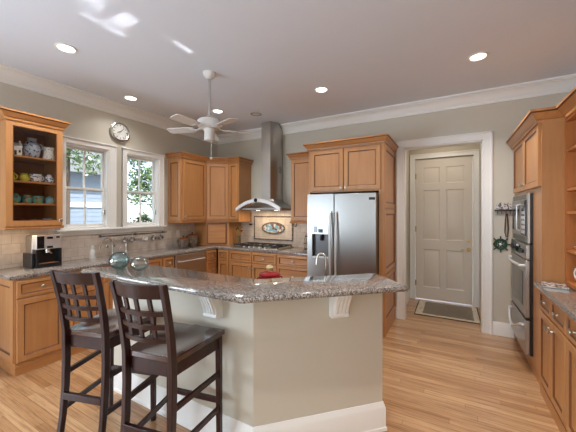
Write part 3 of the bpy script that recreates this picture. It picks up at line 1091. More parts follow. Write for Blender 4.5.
# ------------------------------------------------------------------ island
isl = thing('kitchen_island', 'angled beige island half wall with white baseboard and corbels', 'island', (-1.04, 1.43, 0), 0)
o_ = Vector((-1.04, 1.43))
def rel(p): return [(x - o_.x, y - o_.y) for x, y in p]
WA, WBp, WC = (-2.50, 1.43), (-1.04, 1.43), (-.412, 2.058)
tk = .13
k45 = tk * math.tan(R(22.5))
WCb = (WC[0] - tk * .7071, WC[1] + tk * .7071)
WBb = (WBp[0] - k45, WBp[1] + tk)
WAb = (-2.50, 1.43 + tk)
wallp = rel([WA, WBp, WC, WCb, WBb, WAb])
MB().prism(wallp, 0, .994).build('half_wall', M['wall'], isl)
BP2 = [(.0005, 0), (.022, 0), (.022, .02), (.016, .026), (.016, .15), (.012, .162), (.008, .178), (.004, .19), (.0005, .19)]
MB().sweep(rel([WAb, WA, WBp, WC, WCb]), BP2).build('baseboard', M['trim'], isl)
# cabinets on the kitchen side
off = lambda p, d: (p[0] - d * .7071, p[1] + d * .7071)
kb = [WBb, WCb, off(WCb, .42), (WBb[0] - .42 * math.tan(R(22.5)), WBb[1] + .42), (-1.95, WBb[1] + .42), (-1.95, WBb[1])]
MB().prism(rel(kb), 0.001, .86).build('base_cabinets', M['maple'], isl, .002)


def corbel(loc, ang):
    b = MB(Matrix.Translation((loc[0] - o_.x, loc[1] - o_.y, 0)) @ Matrix.Rotation(ang, 4, 'Z'))
    # profile in the yz plane (out = -y)
    prof = [(0, .81), (-.05, .81), (-.062, .818), (-.064, .83), (-.058, .842), (-.062, .86), (-.072, .89), (-.086, .92), (-.1, .945), (-.108, .96), (-.108, .972), (-.122, .976), (-.122, .993), (0, .993)]
    w = .055
    b.loops([[(-w, y, z) for y, z in prof], [(w, y, z) for y, z in prof]])
    fl = [(y - .012, z) for y, z in prof[4:10]]
    for x in (-.036, -.012, .012, .036):
        b.loops([[(x - .006, y, z) for y, z in fl] + [(x - .006, y + .014, z) for y, z in reversed(fl)], [(x + .006, y, z) for y, z in fl] + [(x + .006, y + .014, z) for y, z in reversed(fl)]])
    return b.build('corbel', M['trim'], isl)


corbel((-1.335, 1.4295), 0)
m_ = (Vector(WBp) * .385 + Vector(WC) * .615)
corbel((m_.x + .0004, m_.y - .0004), R(45))
corbel((-2.2, 1.4295), 0)

bar = MB().prism([(-2.56, 1.22), (-.985, 1.22), (-.965, 1.226), (-.245, 1.905), (-.238, 1.935), (-.475, 2.19), (-.52, 2.20), (-1.155, 1.625), (-2.20, 1.625), (-2.23, 1.61), (-2.575, 1.31), (-2.585, 1.27)], .995, 1.03, 0, .011)
tag(bar.build('countertop', M['granite']), 'polished grey granite bar top on the angled island', 'countertop')
kc = [off(WBb, .005), off(WCb, .005), off(WCb, .44), (WBb[0] - .44 * math.tan(R(22.5)), WBb[1] + .44), (-1.97, WBb[1] + .44), (-1.97, WBb[1] + .004), (WBb[0] - .004, WBb[1] + .004)]
tag(MB().prism(kc, .861, .90, 0, .006).build('countertop', M['granite']), 'lower granite sink counter behind the island bar', 'countertop')
fc = thing('faucet', 'brushed gooseneck faucet behind the island bar in front of refrigerator', 'faucet', (-.84, 2.09, .901), R(10))
MB().lathe([(.026, 0), (.026, .008), (.016, .02), (.0, .022)], seg=16).build('base', M['nickel'], fc)
pts = [(0, 0, .01), (0, 0, .10), (.002, 0, .18)]
for i in range(1, 11):
    a = PI * i / 10
    pts.append((-.032 + .034 * math.cos(a), -.02 * i / 10, .215 + .05 * math.sin(a)))
pts.append((-.068, -.022, .18))
MB().tube(pts, .0085, 10).build('spout', M['nickel'], fc)
MB().tube([(.02, 0, .02), (.05, 0, .035), (.07, 0, .06)], .006).build('lever', M['nickel'], fc)

# ------------------------------------------------------------------ bar stools
def make_stool(label):
    s = thing('bar_stool', label, 'stool', (0, 0, 0), 0, 'bar stools at the island')
    E = M['espresso']
    fw, rw, d = .196, .150, .19
    # saddle seat
    nx, ny = 12, 10
    top, bot = [], []
    for j in range(ny + 1):
        v = j / ny
        y = -d - .01 + (2 * d + .02) * v
        w = (rw + (fw - rw) * v) + .008
        for i in range(nx + 1):
            u = i / nx * 2 - 1
            dip = .016 * max(0, 1 - (abs(u) / .75) ** 2) * max(0, 1 - ((v - .42) / .42) ** 2)
            rise = .005 * max(0, 1 - (u / .12) ** 2) * max(0, v - .6) / .4
            top.append((u * w, y, .76 - dip + rise))
            bot.append((u * w, y, .728))
    n1 = nx + 1
    f = []
    N = len(top)
    for j in range(ny):
        for i in range(nx):
            a = j * n1 + i
            f.append((a, a + 1, a + n1 + 1, a + n1))
            f.append((N + a, N + a + n1, N + a + n1 + 1, N + a + 1))
    edge = [i for i in range(nx + 1)] + [j * n1 + nx for j in range(1, ny + 1)] + [ny * n1 + i for i in range(nx - 1, -1, -1)] + [j * n1 for j in range(ny - 1, 0, -1)]
    for a, c in zip(edge, edge[1:] + edge[:1]):
        f.append((a, N + a, N + c, c))
    MB().add(top + bot, f).build('seat', M['espresso_seat'], s, .004, 2)
    # apron
    b = MB()
    b.box(-fw + .03, fw - .03, d - .03, d - .012, .655, .727)
    b.box(-rw + .03, rw - .03, -d - .004, -d + .016, .655, .727)
    for sx in (-1, 1):
        b.loops([[(sx * (rw - .026), -d + .01, z), (sx * (rw - .008), -d + .01, z), (sx * (fw - .008), d - .02, z), (sx * (fw - .026), d - .02, z)] for z in (.655, .727)])
    b.build('apron', E, s)
    h = .0165
    for sx in (-1, 1):
        MB().bar([(sx * (fw - .012), d - .022, 0, .014, .014), (sx * (fw - .014), d - .022, .4, .0155, .0155), (sx * (fw - .016), d - .022, .7265, h, h)]).build('leg', E, s, .003)
        sp = []
        for z, y in ((0, -.255), (.1, -.243), (.25, -.222), (.42, -.206), (.6, -.2), (.76, -.203), (.85, -.214), (.95, -.232), (1.05, -.254), (1.14, -.277)):
            xx = rw - .004 + (.006 if z < .3 else 0) * (1 - z / .3 if z < .3 else 0) + max(0, z - .76) * .02
            hh = .019 if .3 < z < .9 else .016
            sp.append((sx * xx, y, z, .0135, hh))
        MB().bar(sp).build('leg', E, s, .003)
    # stretchers
    for sx in (-1, 1):
        for z in (.50, .29):
            b = MB()
            b.loops([[(sx * (rw - .013), -.205, z - .014), (sx * (rw + .005), -.205, z - .014), (sx * (rw + .005), -.205, z + .014), (sx * (rw - .013), -.205, z + .014)],
                     [(sx * (fw - .022), d - .035, z - .014), (sx * (fw - .004), d - .035, z - .014), (sx * (fw - .004), d - .035, z + .014), (sx * (fw - .022), d - .035, z + .014)]])
            b.build('stretcher', E, s)
    MB().box(-fw + .03, fw - .03, d - .034, d - .012, .32, .35).build('stretcher', E, s, .002)
    MB().box(-rw + .012, rw - .012, -.232, -.21, .35, .39).build('stretcher', E, s, .002)

    # ladder back: curved rails
    def yb(z):
        return -.203 - .067 * ((z - .76) / .355) ** 1.35

    def rail(z0, z1, th, bow):
        b = MB()
        rings = []
        n = 14
        for i in range(n + 1):
            u = i / n * 2 - 1
            x = u * (rw - .012)
            bo = -bow * (1 - u * u)
            ym0, ym1 = yb(z0) + bo, yb(z1) + bo
            rings.append([(x, ym0 - th / 2, z0), (x, ym0 + th / 2, z0), (x, ym1 + th / 2, z1), (x, ym1 - th / 2, z1)])
        return b.loops(rings)
    rail(1.067, 1.139, .022, .03).build('crest_rail', E, s, .003)
    for z in (.99, .92, .85):
        rail(z - .012, z + .012, .018, .03).build('back_rail', E, s)
    for x in (-.073, 0, .073):
        u = x / (rw - .012)
        bo = -.03 * (1 - u * u)
        MB().bar([(x, yb(z) + bo + .002, z, .010, .006) for z in (.855, .92, .99, 1.068)]).build('back_slat', E, s)
    return s


st1 = make_stool('dark espresso bar stool nearer the right angled face of the island')
st1.location = (-1.385, 1.15, 0); st1.rotation_euler = (0, 0, R(11))
dup(st1, (-1.985, 1.135, 0), R(16), 'dark espresso bar stool at the left, nearer the left counter', 'bar stools at the island')

# ------------------------------------------------------------------ things on the bar
tb = thing('glass_bowl', 'round teal glass bowl on the left end of the bar top', 'bowl', (-2.31, 1.375, 1.03), 0)
sph = []
for i in range(15):
    a = R(-72 + i * 128 / 14)
    sph.append((.077 * math.cos(a), .073 + .073 * math.sin(a) ))

ins = [(max(.001, r - .005), z + (.004 if z < .07 else 0)) for r, z in reversed(sph)]
MB().lathe([(.001, sph[0][1])] + sph + ins + [(.001, sph[0][1] + .008)], (0, 0, -.0035), 32, caps=False).build('body', M['teal_glass'], tb)
MB().lathe([(.001, .012), (.06, .03), (.066, .055), (.05, .06), (.001, .062)], (0, 0, 0), 24).build('water', M['clear_glass'], tb)
cb = thing('glass_bowl', 'clear glass bowl beside the teal one on the bar top', 'bowl', (-2.10, 1.405, 1.03), 0)
sph2 = [(r * .86, z * .8) for r, z in sph]
ins2 = [(max(.001, r - .005), z + .002) for r, z in reversed(sph2)]
MB().lathe([(.001, sph2[0][1])] + sph2 + ins2 + [(.001, sph2[0][1] + .008)], (0, 0, -.0025), 32, caps=False).build('body', M['clear_glass'], cb)
rdh = thing('casserole', 'round red casserole with a cream knob on the sink counter behind the bar', 'casserole', (-1.223, 1.896, .9005), R(43))
MB().lathe([(.06, 0), (.074, .012), (.08, .05), (.081, .10), (.076, .10), (.07, .05), (.001, .02)], seg=32, caps=False).lathe([(.06, 0), (.001, 0)], caps=False, seg=32).build('body', M['red_glaze'], rdh)
lid = MB().lathe([(.083, .1005), (.083, .107), (.07, .117), (.04, .126), (.001, .129)], seg=32).build('lid', M['red_glaze'], rdh)
MB().lathe([(.012, .127), (.012, .134), (.024, .142), (.03, .155), (.024, .168), (.010, .175), (.0, .176)], seg=18).build('knob', M['cream'], lid)
for sx in (-1, 1):
    handle(rdh, .08, .055, .085, 'red_glaze', sx, .006, 0, .022)

# ------------------------------------------------------------------ things on the left counter
cm = thing('coffee_maker', 'silver and black espresso machine under the glass-front cabinet', 'coffee maker', (-3.83, 1.448, CZ), R(90))
MB().box(-.115, .115, -.06, .09, 0, .33).build('body', M['steel_h'], cm, .006)
MB().box(-.113, .113, -.15, -.061, .19, .335).build('front_head', M['steel_light'], cm, .006)
MB().box(-.105, -.045, -.1535, -.1495, .20, .325).build('control_panel', M['black_glass'], cm)
for bx_ in ((-.02, .03, .295, .315), (.06, .09, .3, .317), (-.02, .03, .2, .22)):
    MB().box(bx_[0], bx_[1], -.1535, -.1495, bx_[2], bx_[3]).build('button', M['black_glass'], cm)
MB().box(-.112, .112, -.15, -.061, 0, .04).box(-.112, -.09, -.15, -.061, .04, .189).box(.09, .112, -.15, -.061, .04, .189).box(-.09, .09, -.064, -.0605, .04, .189).build('drip_bay', M['black'], cm, .003)
MB().cyl((0, -.105, .189), (0, -.105, .15), .03, 18).cyl((0, -.105, .155), (0, -.19, .15), .009).build('spout_holder', M['chrome'], cm)
MB().box(-.085, .085, -.147, -.066, .041, .05).build('drip_grid', M['chrome'], cm)
MB().box(-.142, -.1155, -.13, .08, .0, .15).build('water_tank', M['black'], cm, .006)
sd = thing('soap_dispenser', 'small white figurine-shaped soap dispenser on the counter under the left window', 'dispenser', (-3.90, 1.98, CZ), 0)
MB().lathe([(.036, 0), (.038, .012), (.03, .05), (.034, .075), (.022, .1), (.016, .112), (.024, .13), (.02, .15), (.0, .158)], seg=20).build('body', M['white_glaze'], sd)
MB().tube([(0, 0, .155), (0, 0, .178), (.03, 0, .18)], .006).build('pump', M['white_glaze'], sd)

fa = thing('faucet', 'arched chrome kitchen faucet under the windows', 'faucet', (-3.88, 2.22, CZ), R(90))
MB().lathe([(.028, 0), (.028, .01), (.018, .03), (.014, .05), (.0, .052)], seg=18).build('base', M['chrome'], fa)
pts = [(0, 0, .03), (0, 0, .14)]
for i in range(1, 11):
    a = PI * .92 * i / 10
    pts.append((-.085 + .085 * math.cos(a), -.02 * i / 10, .14 + .10 * math.sin(a)))
pts.append((-.185, -.025, .10))
MB().tube(pts, .010, 10).build('spout', M['chrome'], fa)
MB().tube([(.02, 0, .03), (.06, 0, .06), (.10, -.005, .10)], .008).build('lever', M['chrome'], fa)
sp_ = thing('side_sprayer', 'chrome side sprayer standing right of the kitchen faucet', 'sprayer', (-3.88, 2.40, CZ), 0)
MB().lathe([(.02, 0), (.02, .006), (.012, .02), (.011, .08), (.017, .1), (.018, .14), (.012, .155), (.0, .157)], seg=16).build('body', M['chrome'], sp_)

# utensil rail with hanging things
ur = thing('utensil_rail', 'dark wall rail on the tiles below the right window', 'rail', (XL + .0105, 2.30, 1.172), R(90))
MB().cyl((-.22, -.045, 0), (.80, -.045, .0), .008, 10).build('rail', M['bronze'], ur)
for x in (-.18, .3, .76):
    MB().cyl((x, 0, 0), (x, -.045, 0), .006).cyl((x, 0, 0), (x, -.006, 0), .016, 14).build('bracket', M['bronze'], ur)


def hang(name, label, cat, y, kind, mat):
    o = thing(name, label, cat, (XL + .0105, y, 1.172), R(90), 'utensils on the rail below the window')
    MB().tube([(0, -.036, -.004), (0, -.04, .010), (0, -.05, .010), (0, -.055, -.004), (0, -.05, -.03), (0, -.045, -.038)], .0025, 6).build('hook', M['nickel'], o)
    if kind == 'cup':
        c = MB(Matrix.Translation((0, -.05, -.075)) @ Matrix.Rotation(R(62), 4, 'X'))
        c.lathe([(.001, -.03), (.03, -.03), (.034, -.02), (.038, .02), (.036, .02), (.03, -.02), (.001, -.024)], seg=20, caps=False)
        c.build('cup', M[mat], o)
        MB().tube([(0, -.05, -.036), (.0, -.035, -.05), (0, -.03, -.07)], .004).build('handle', M[mat], o)
    elif kind == 'spoon':
        MB().tube([(0, -.046, -.036), (0, -.046, -.12)], .0035).build('handle', M[mat], o)
        MB().lathe([(.001, -.022), (.014, -.014), (.019, 0), (.016, .016), (.001, .022)], (0, -.046, -.135), 14).build('bowl', M[mat], o)
    return o


hang('hanging_spoon', 'silver spoon hanging at the left end of the utensil rail', 'spoon', 2.18, 'spoon', 'nickel')
hang('hanging_spoon', 'silver spoon hanging second from the left on the utensil rail', 'spoon', 2.27, 'spoon', 'nickel')
hang('hanging_cup', 'small silver measuring cup hanging left of centre on the utensil rail', 'cup', 2.42, 'cup', 'nickel')
hang('hanging_cup', 'small silver measuring cup hanging at the centre of the utensil rail', 'cup', 2.52, 'cup', 'nickel')
hang('hanging_cup', 'white cup hanging right of centre on the utensil rail', 'cup', 2.72, 'cup', 'white_glaze')
hang('hanging_cup', 'silver cup hanging second from the right on the utensil rail', 'cup', 2.86, 'cup', 'nickel')
hang('hanging_cup', 'silver cup hanging at the right end of the utensil rail', 'cup', 2.99, 'cup', 'nickel')

for y, lab in ((3.17, 'double almond outlet plate on the tiles right of the utensil rail'), (3.36, 'single almond switch plate on the tiles behind the lidded crocks')):
    w = .11 if y < 3.3 else .07
    o = thing('outlet_plate', lab, 'outlet', (XL + .0102, y, 1.13), R(90))
    MB().box(-w / 2, w / 2, -.006, 0, -.06, .06).build('plate', M['outlet'], o, .003)
    for x in ((-w / 4, w / 4) if w > .1 else (0,)):
        MB().box(x - .014, x + .014, -.009, -.0062, -.034, .034).build('socket', M['outlet'], o, .003)


def crock(label, loc, r, hgt):
    o = thing('lidded_crock', label, 'crock', loc, R(30))
    MB().lathe([(r * .7, 0), (r * .92, hgt * .2), (r, hgt * .55), (r * .95, hgt * .9), (r, hgt), (r * .8, hgt)], seg=28).build('body', M['speckled'], o)
    ld = MB().lathe([(r * .98, hgt + .001), (r * .98, hgt + .008), (r * .7, hgt + .028), (r * .25, hgt + .04), (.001, hgt + .042)], seg=28).build('lid', M['wicker_lid'], o)
    MB().lathe([(.008, hgt + .04), (.008, hgt + .05), (.014, hgt + .056), (.012, hgt + .066), (.0, hgt + .069)], seg=14).build('knob', M['bronze'], ld)
    for sx in (-1, 1):
        handle(o, r * .98, hgt * .6, hgt * .95, 'bronze', sx, .005, 0, .02)
    return o


crock('shorter brown lidded crock in front on the corner counter', (-3.82, 3.32, CZ), .085, .125)
crock('taller brown lidded crock nearest the appliance garage', (-3.84, 3.53, CZ), .092, .17)

# flower vase by the cooktop
vs = thing('flower_vase', 'clear vase with red and green sprigs left of the cooktop', 'vase', (-3.29, 4.10, CZ), 0)
MB().lathe([(.03, 0), (.032, .01), (.028, .08), (.036, .16), (.033, .16), (.024, .08), (.026, .012), (.001, .01)], seg=18, caps=False).build('body', M['clear_glass'], vs)
stm = MB()
for i in range(9):
    a = i * 2.4
    stm.tube([(.01 * math.cos(a), .01 * math.sin(a), .02), (.02 * math.cos(a), .02 * math.sin(a), .17), (.055 * math.cos(a), .045 * math.sin(a), .24 + .03 * (i % 3))], .002, 5)
stm.build('stems', M['leaf'], vs)
lf = MB(); fl = MB()
for i in range(9):
    a = i * 2.4
    x, y, z = .055 * math.cos(a), .045 * math.sin(a), .245 + .03 * (i % 3)
    tgt = fl if i % 3 == 0 else lf
    tgt.lathe([(.001, -.018), (.012, -.006), (.014, .006), (.001, .018)], (x, y, z), 8)
lf.build('leaves', M['leaf'], vs)
fl.build('blossoms', M['red_glaze'], vs)

# small wire basket near refrigerator
wb_ = thing('wire_stand', 'small dark wire stand on the counter beside the refrigerator', 'stand', (-1.95, 4.12, CZ), 0)
for zz, rr in ((.004, .06), (.09, .07), (.2, .05)):
    ring = [(rr * math.cos(2 * PI * j / 20), rr * math.sin(2 * PI * j / 20), zz) for j in range(21)]
    MB().tube(ring, .004, 6).build('wire_ring', M['bronze'], wb_)
up = MB()
for j in range(4):
    a = j * PI / 2
    up.tube([(.06 * math.cos(a), .06 * math.sin(a), .004), (.07 * math.cos(a), .07 * math.sin(a), .09), (.05 * math.cos(a), .05 * math.sin(a), .2), (0, 0, .27)], .0035, 6)
up.build('wire_upright', M['bronze'], wb_)
og = thing('hanging_bowl_fruit', 'cream round bowl in the small wire stand by the refrigerator', 'bowl', (-1.95, 4.12, CZ + .094), 0)
MB().lathe([(.02, 0), (.045, .012), (.058, .035), (.054, .035), (.04, .016), (.001, .006)], seg=20, caps=False).lathe([(.02, 0), (.001, 0)], caps=False).build('body', M['cream'], og)

# ------------------------------------------------------------------ wall clock
wk = thing('wall_clock', 'round silver-rimmed wall clock above the gap between the windows', 'clock', (XL, 2.375, 2.59), R(90))
def disc(name, prof, mat, par, seg=40):
    b = MB(Matrix.Rotation(R(90), 4, 'X'))
    b.lathe(prof, seg=seg)
    return b.build(name, M[mat], par)
disc('case', [(.13, 0.001), (.135, .02), (.13, .035), (.118, .04), (.108, .034), (.106, .024), (.001, .024)], 'nickel', wk)
face = disc('face', [(.105, .0242), (.105, .0262), (.001, .0262)], 'paper', wk)
hh = MB()
for i in range(12):
    a = i * PI / 6
    hh.add([(math.sin(a + s * .05) * r, -.0272, math.cos(a + s * .05) * r) for r, s in ((.078, -1), (.098, -.8), (.098, .8), (.078, 1))], [(0, 1, 2, 3)])
hh.build('hour_marks', M['black'], wk)
for nme, L_, a, w_ in (('hour_hand', .05, R(250), .004), ('minute_hand', .08, R(42), .003)):
    ca, sa = math.cos(a), math.sin(a)
    b = MB(Matrix.Rotation(a, 4, 'Y'))
    b.box(-w_, w_, -.031, -.029, -.012, L_)
    b.build(nme, M['black'], wk)

# ------------------------------------------------------------------ ceiling fan
fn = thing('ceiling_fan', 'white five-blade ceiling fan hanging on a long rod', 'fan', (-2.243, 2.298, 0), 0)
MB().lathe([(.001, H - .07), (.02, H - .068), (.05, H - .05), (.066, H - .02), (.068, H - .0005), (.001, H - .0005)], seg=28).build('canopy', M['fan_white'], fn)
MB().cyl((0, 0, H - .07), (0, 0, 2.46), .014, 12).build('rod', M['nickel'], fn)
MB().lathe([(.001, 2.485), (.03, 2.48), (.06, 2.47), (.112, 2.462), (.125, 2.447), (.125, 2.395), (.11, 2.378), (.05, 2.372), (.001, 2.372)], seg=36).build('motor_housing', M['fan_white'], fn)
MB().lathe([(.001, 2.371), (.058, 2.369), (.06, 2.35), (.052, 2.335), (.055, 2.25), (.05, 2.243), (.001, 2.242)], seg=28).build('switch_housing', M['fan_white'], fn)
MB().cyl((.045, -.02, 2.27), (.045, -.02, 2.06), .0022, 6).lathe([(.001, 0), (.009, .006), (.011, .018), (.004, .03), (.001, .031)], (.045, -.02, 2.035), 12).build('pull_chain', M['paper'], fn)
for k in range(5):
    ang = R(199 + 72 * k)
    T_ = Matrix.Rotation(ang, 4, 'Z')
    br = MB(T_)
    br.loops([[(.09, -.02, 2.372), (.09, .02, 2.372), (.09, .02, 2.378), (.09, -.02, 2.378)], [(.15, -.012, 2.360), (.15, .012, 2.362), (.15, .012, 2.368), (.15, -.012, 2.366)], [(.21, -.035, 2.353), (.21, .035, 2.363), (.21, .035, 2.369), (.21, -.035, 2.359)]])
    bl = MB(T_)
    rg = []
    for r_, w_ in ((.17, .042), (.20, .05), (.32, .056), (.44, .058), (.465, .05), (.475, .03)):
        t_ = math.tan(R(11))
        rg.append([(r_, -w_, 2.366 - w_ * t_), (r_, w_, 2.366 + w_ * t_), (r_, w_, 2.372 + w_ * t_), (r_, -w_, 2.372 - w_ * t_)])
    bo = bl.loops(rg).build('blade', M['fan_white'], fn)
    br.build('blade_iron', M['fan_white'], bo)

# ------------------------------------------------------------------ recessed ceiling lights
def can(label, x, y, lit, watts=6, r=.085):
    o = thing('recessed_light', label, 'light', (x, y, H), 0, 'recessed ceiling lights')
    MB().lathe([(r, -.0005), (r, -.006), (r * .82, -.009), (r * .74, -.003), (r * .74, -.0005)], seg=28, caps=False).build('trim_ring', M['trim'] if lit else M['nickel'], o)
    MB().lathe([(r * .73, -.0005), (r * .73, -.003), (.001, -.003)], seg=28).build('lens', M['lamp'] if lit else M['white_glaze'], o)
    if lit:
        light('can_lamp', 'AREA', (0, 0, -.014), (0, 0, 0), watts, (1, .965, .925), .12, spread=R(125), parent=o)
    return o


can('lit recessed ceiling light nearest the glass-front cabinet', -3.03, 1.317, 1, 9)
can('lit recessed ceiling light beside the left crown moulding above the clock', -3.62, 2.30, 1, 2.5)
can('lit recessed ceiling light behind the fan rod', -2.98, 3.22, 1)
can('lit recessed ceiling light in front of the refrigerator', -1.367, 3.266, 1, 2.5)
can('lit recessed ceiling light in front of the oven tower', .22, 3.302, 1, 10)
can('added, unseen recessed ceiling light over the right-hand counter, nearest the photographer', .05, 1.35, 1, 12)  # extra light added out of view to brighten the right side
can('unlit recessed ceiling light in front of the hood chimney', -2.566, 3.60, 0)

al = thing('added_alcove_light', 'added flush ceiling light inside the alcove, unseen above the door opening', 'light', (-.1, 4.85, 2.749), 0)  # unseen light added to warm and brighten the alcove door
MB().lathe([(.11, 0), (.11, -.02), (.1, -.03), (.1, 0)], seg=28, caps=False).build('base_ring', M['trim'], al)
MB().lathe([(.099, -.001), (.099, -.028), (.06, -.045), (.001, -.05)], seg=28).build('lens', M['lamp'], al)
light('added_alcove_lamp', 'AREA', (0, 0, -.055), (0, 0, 0), 2.6, (1, .86, .72), .16, parent=al)

# ------------------------------------------------------------------ wall things right of the doorway
kr = thing('key_rack', 'painted row-of-houses key rack on the wall beside the oven tower', 'rack', (.545, YB, 1.495), 0)
hs = MB()
for i, (w, h_) in enumerate(((.03, .075), (.032, .095), (.03, .085), (.032, .09), (.028, .07))):
    x = -.075 + i * .031
    hs.box(x, x + w - .001, -.022, -.0005, .022, h_).loops([[(x, -.022, h_), (x + w - .001, -.022, h_), (x + w - .001, -.0005, h_), (x, -.0005, h_)], [(x + w / 2 - .001, -.022, h_ + .02), (x + w / 2, -.022, h_ + .02), (x + w / 2, -.0005, h_ + .02), (x + w / 2 - .001, -.0005, h_ + .02)]])
hs.build('painted_houses', M['houses'], kr)
MB().box(-.09, .09, -.04, -.0005, 0, .021).build('shelf', M['bronze'], kr, .002)
for x in (-.06, -.02, .02, .06):
    MB().tube([(x, -.02, 0), (x, -.022, -.025), (x, -.035, -.03), (x, -.04, -.015)], .003, 6).build('hook', M['bronze'], kr)
ls = thing('leash', 'brown strap hanging in a long loop from the key rack', 'strap', (.57, YB - .03, 1.465), 0)
MB().tube([(-.005, -.008, .002), (-.012, 0, -.08), (-.016, .01, -.22), (-.004, .012, -.275), (.01, .01, -.27), (.016, .01, -.18), (.01, 0, -.07), (.004, -.008, .003)], .006, 8).build('loop', M['leather'], ls)
MB().cyl((.0, .012, -.275), (.0, .012, -.30), .005).build('clip', M['nickel'], ls)
wr = thing('wall_ornament', 'round dark green spoked metal ornament below the key rack', 'ornament', (.515, YB, 1.10), R(0))
tw = MB(Matrix.Rotation(R(90), 4, 'X'))
tw.lathe([(.06, .002), (.068, .008), (.06, .018), (.044, .018), (.038, .008), (.044, .002), (.06, .002)], seg=28, caps=False)
tw.build('rim', M['verdigris'], wr)
sk = MB()
for i in range(8):
    a = i * PI / 4
    sk.cyl((math.cos(a) * .012, -.01, math.sin(a) * .012), (math.cos(a) * .085, -.01, math.sin(a) * .085), .007, 8)
    sk.lathe([(.001, -.01), (.01, 0), (.001, .01)], (math.cos(a) * .09, -.01, math.sin(a) * .09), 8)
sk.build('spokes', M['verdigris'], wr)
disc('hub', [(.02, .002), (.022, .012), (.014, .02), (.001, .021)], 'nickel', wr, 18)

# ------------------------------------------------------------------ oven tower on the right wall (local x -> -world y, front faces -world x)
TY1, TY0, TX = 4.30, 3.12, .65
ot = thing('oven_tower', 'tall maple oven cabinet against the back wall at right', 'cabinet', (TX, TY1, 0), R(-90))
TW = TY1 - TY0
AP0, AP1 = .14, .885         # appliance opening in local x
b = MB()
dpt = XR - TX - .004
b.box(0, AP0 - .004, 0, dpt, .1, 2.25).box(AP1 + .004, TW, 0, dpt, .1, 2.25).box(AP0 - .004, AP1 + .004, 0, dpt, 1.66, 2.25).box(AP0 - .004, AP1 + .004, 0, dpt, .1, .16)
b.box(AP0 - .004, AP1 + .004, .5, dpt, .16, 1.66)
b.build('carcass', M['maple'], ot)
MB().box(0, TW, .01, dpt, 0, .0995).build('plinth', M['maple_h'], ot)
panel_door(ot, .04, TW / 2 - .004, 1.70, 2.235, (TW / 2 - .035, 1.75))
panel_door(ot, TW / 2 + .004, TW - .03, 1.70, 2.235, (TW / 2 + .035, 1.75))
cornice(ot, [(0, -.02), (TW - .012, -.02), (TW - .012, .138)], 2.22, 1.3)

mw = thing('microwave', 'built-in stainless microwave above the wall oven', 'microwave', (TX - .022, TY1, 0), R(-90))
MB().box(AP0, AP1, .0005, .4, 1.205, 1.655).build('body', M['black'], mw)
b = MB()
b.box(AP0 - .001, AP1 + .001, -.018, -.001, 1.195, 1.255).box(AP0 - .001, AP1 + .001, -.018, -.001, 1.60, 1.66).box(AP0 - .001, AP0 + .05, -.018, -.001, 1.255, 1.6).box(AP1 - .05, AP1 + .001, -.018, -.001, 1.255, 1.6)
for i in range(5):
    b.box(AP0 + .06, AP1 - .06, -.0205, -.018, 1.205 + i * .009, 1.21 + i * .009, 1)
    b.box(AP0 + .06, AP1 - .06, -.0205, -.018, 1.61 + i * .009, 1.615 + i * .009, 1)
b.build('trim_kit', [M['steel_h'], M['steel_dark']], mw)
md = MB().box(AP0 + .052, AP1 - .23, -.03, -.001, 1.258, 1.598).build('door', M['steel_h'], mw, .004)
MB().box(AP0 + .10, AP1 - .29, -.033, -.0301, 1.30, 1.56).build('door_window', M['black_glass'], md)
MB().tube([(AP1 - .255, -.03, 1.30), (AP1 - .255, -.058, 1.31), (AP1 - .255, -.058, 1.55), (AP1 - .255, -.03, 1.56)], .008).build('handle', M['steel_light'], md)
MB().box(AP1 - .228, AP1 - .052, -.028, -.001, 1.258, 1.598).box(AP1 - .215, AP1 - .065, -.03, -.028, 1.53, 1.575).build('control_panel', M['black_glass'], mw, .002)
bt = MB()
for i in range(3):
    for j in range(5):
        bt.box(AP1 - .21 + i * .05, AP1 - .172 + i * .05, -.0305, -.0281, 1.28 + j * .046, 1.31 + j * .046)
bt.build('buttons', M['steel_light'], mw)

ov = thing('wall_oven', 'stainless built-in wall oven with dark door window', 'oven', (TX - .022, TY1, 0), R(-90))
MB().box(AP0, AP1, .0005, .45, .50, 1.185).build('body', M['black'], ov)
cp = MB().box(AP0 - .001, AP1 + .001, -.03, -.001, 1.045, 1.185).build('control_panel', M['steel_h'], ov, .004)
MB().box(AP0 + .25, AP1 - .25, -.0325, -.0301, 1.075, 1.155).build('display', M['black_glass'], cp)
for x in (AP0 + .1, AP0 + .18, AP1 - .18, AP1 - .1):
    MB().cyl((x, -.0302, 1.115), (x, -.05, 1.115), .02, 16).build('control_knob', M['black'], cp)
od = MB().box(AP0 - .001, AP1 + .001, -.035, -.001, .51, 1.038).build('door', M['steel_h'], ov, .005)
MB().box(AP0 + .10, AP1 - .10, -.038, -.0351, .60, .92).build('door_window', M['black_glass'], od)
pts = [(AP0 + .05, -.035, .985)] + [(AP0 + .05 + (AP1 - AP0 - .1) * t / 10, -.07 - .02 * math.sin(PI * t / 10), .985) for t in range(11)] + [(AP1 - .05, -.035, .985)]
MB().tube(pts, .012, 10).build('handle', M['steel_light'], od)
wd = thing('warming_drawer', 'stainless warming drawer with bowed handle below the wall oven', 'drawer', (TX - .022, TY1, 0), R(-90))
MB().box(AP0, AP1, .0005, .45, .165, .492).build('body', M['black'], wd)
wf = MB().box(AP0 - .001, AP1 + .001, -.035, -.001, .17, .485).build('front_panel', M['steel_h'], wd, .005)
pts = [(AP0 + .08, -.035, .42)] + [(AP0 + .08 + (AP1 - AP0 - .16) * t / 12, -.06 - .025 * math.sin(PI * t / 12), .43 - .10 * math.sin(PI * t / 12)) for t in range(13)] + [(AP1 - .08, -.035, .42)]
MB().tube(pts, .012, 10).build('handle', M['steel_light'], wf)

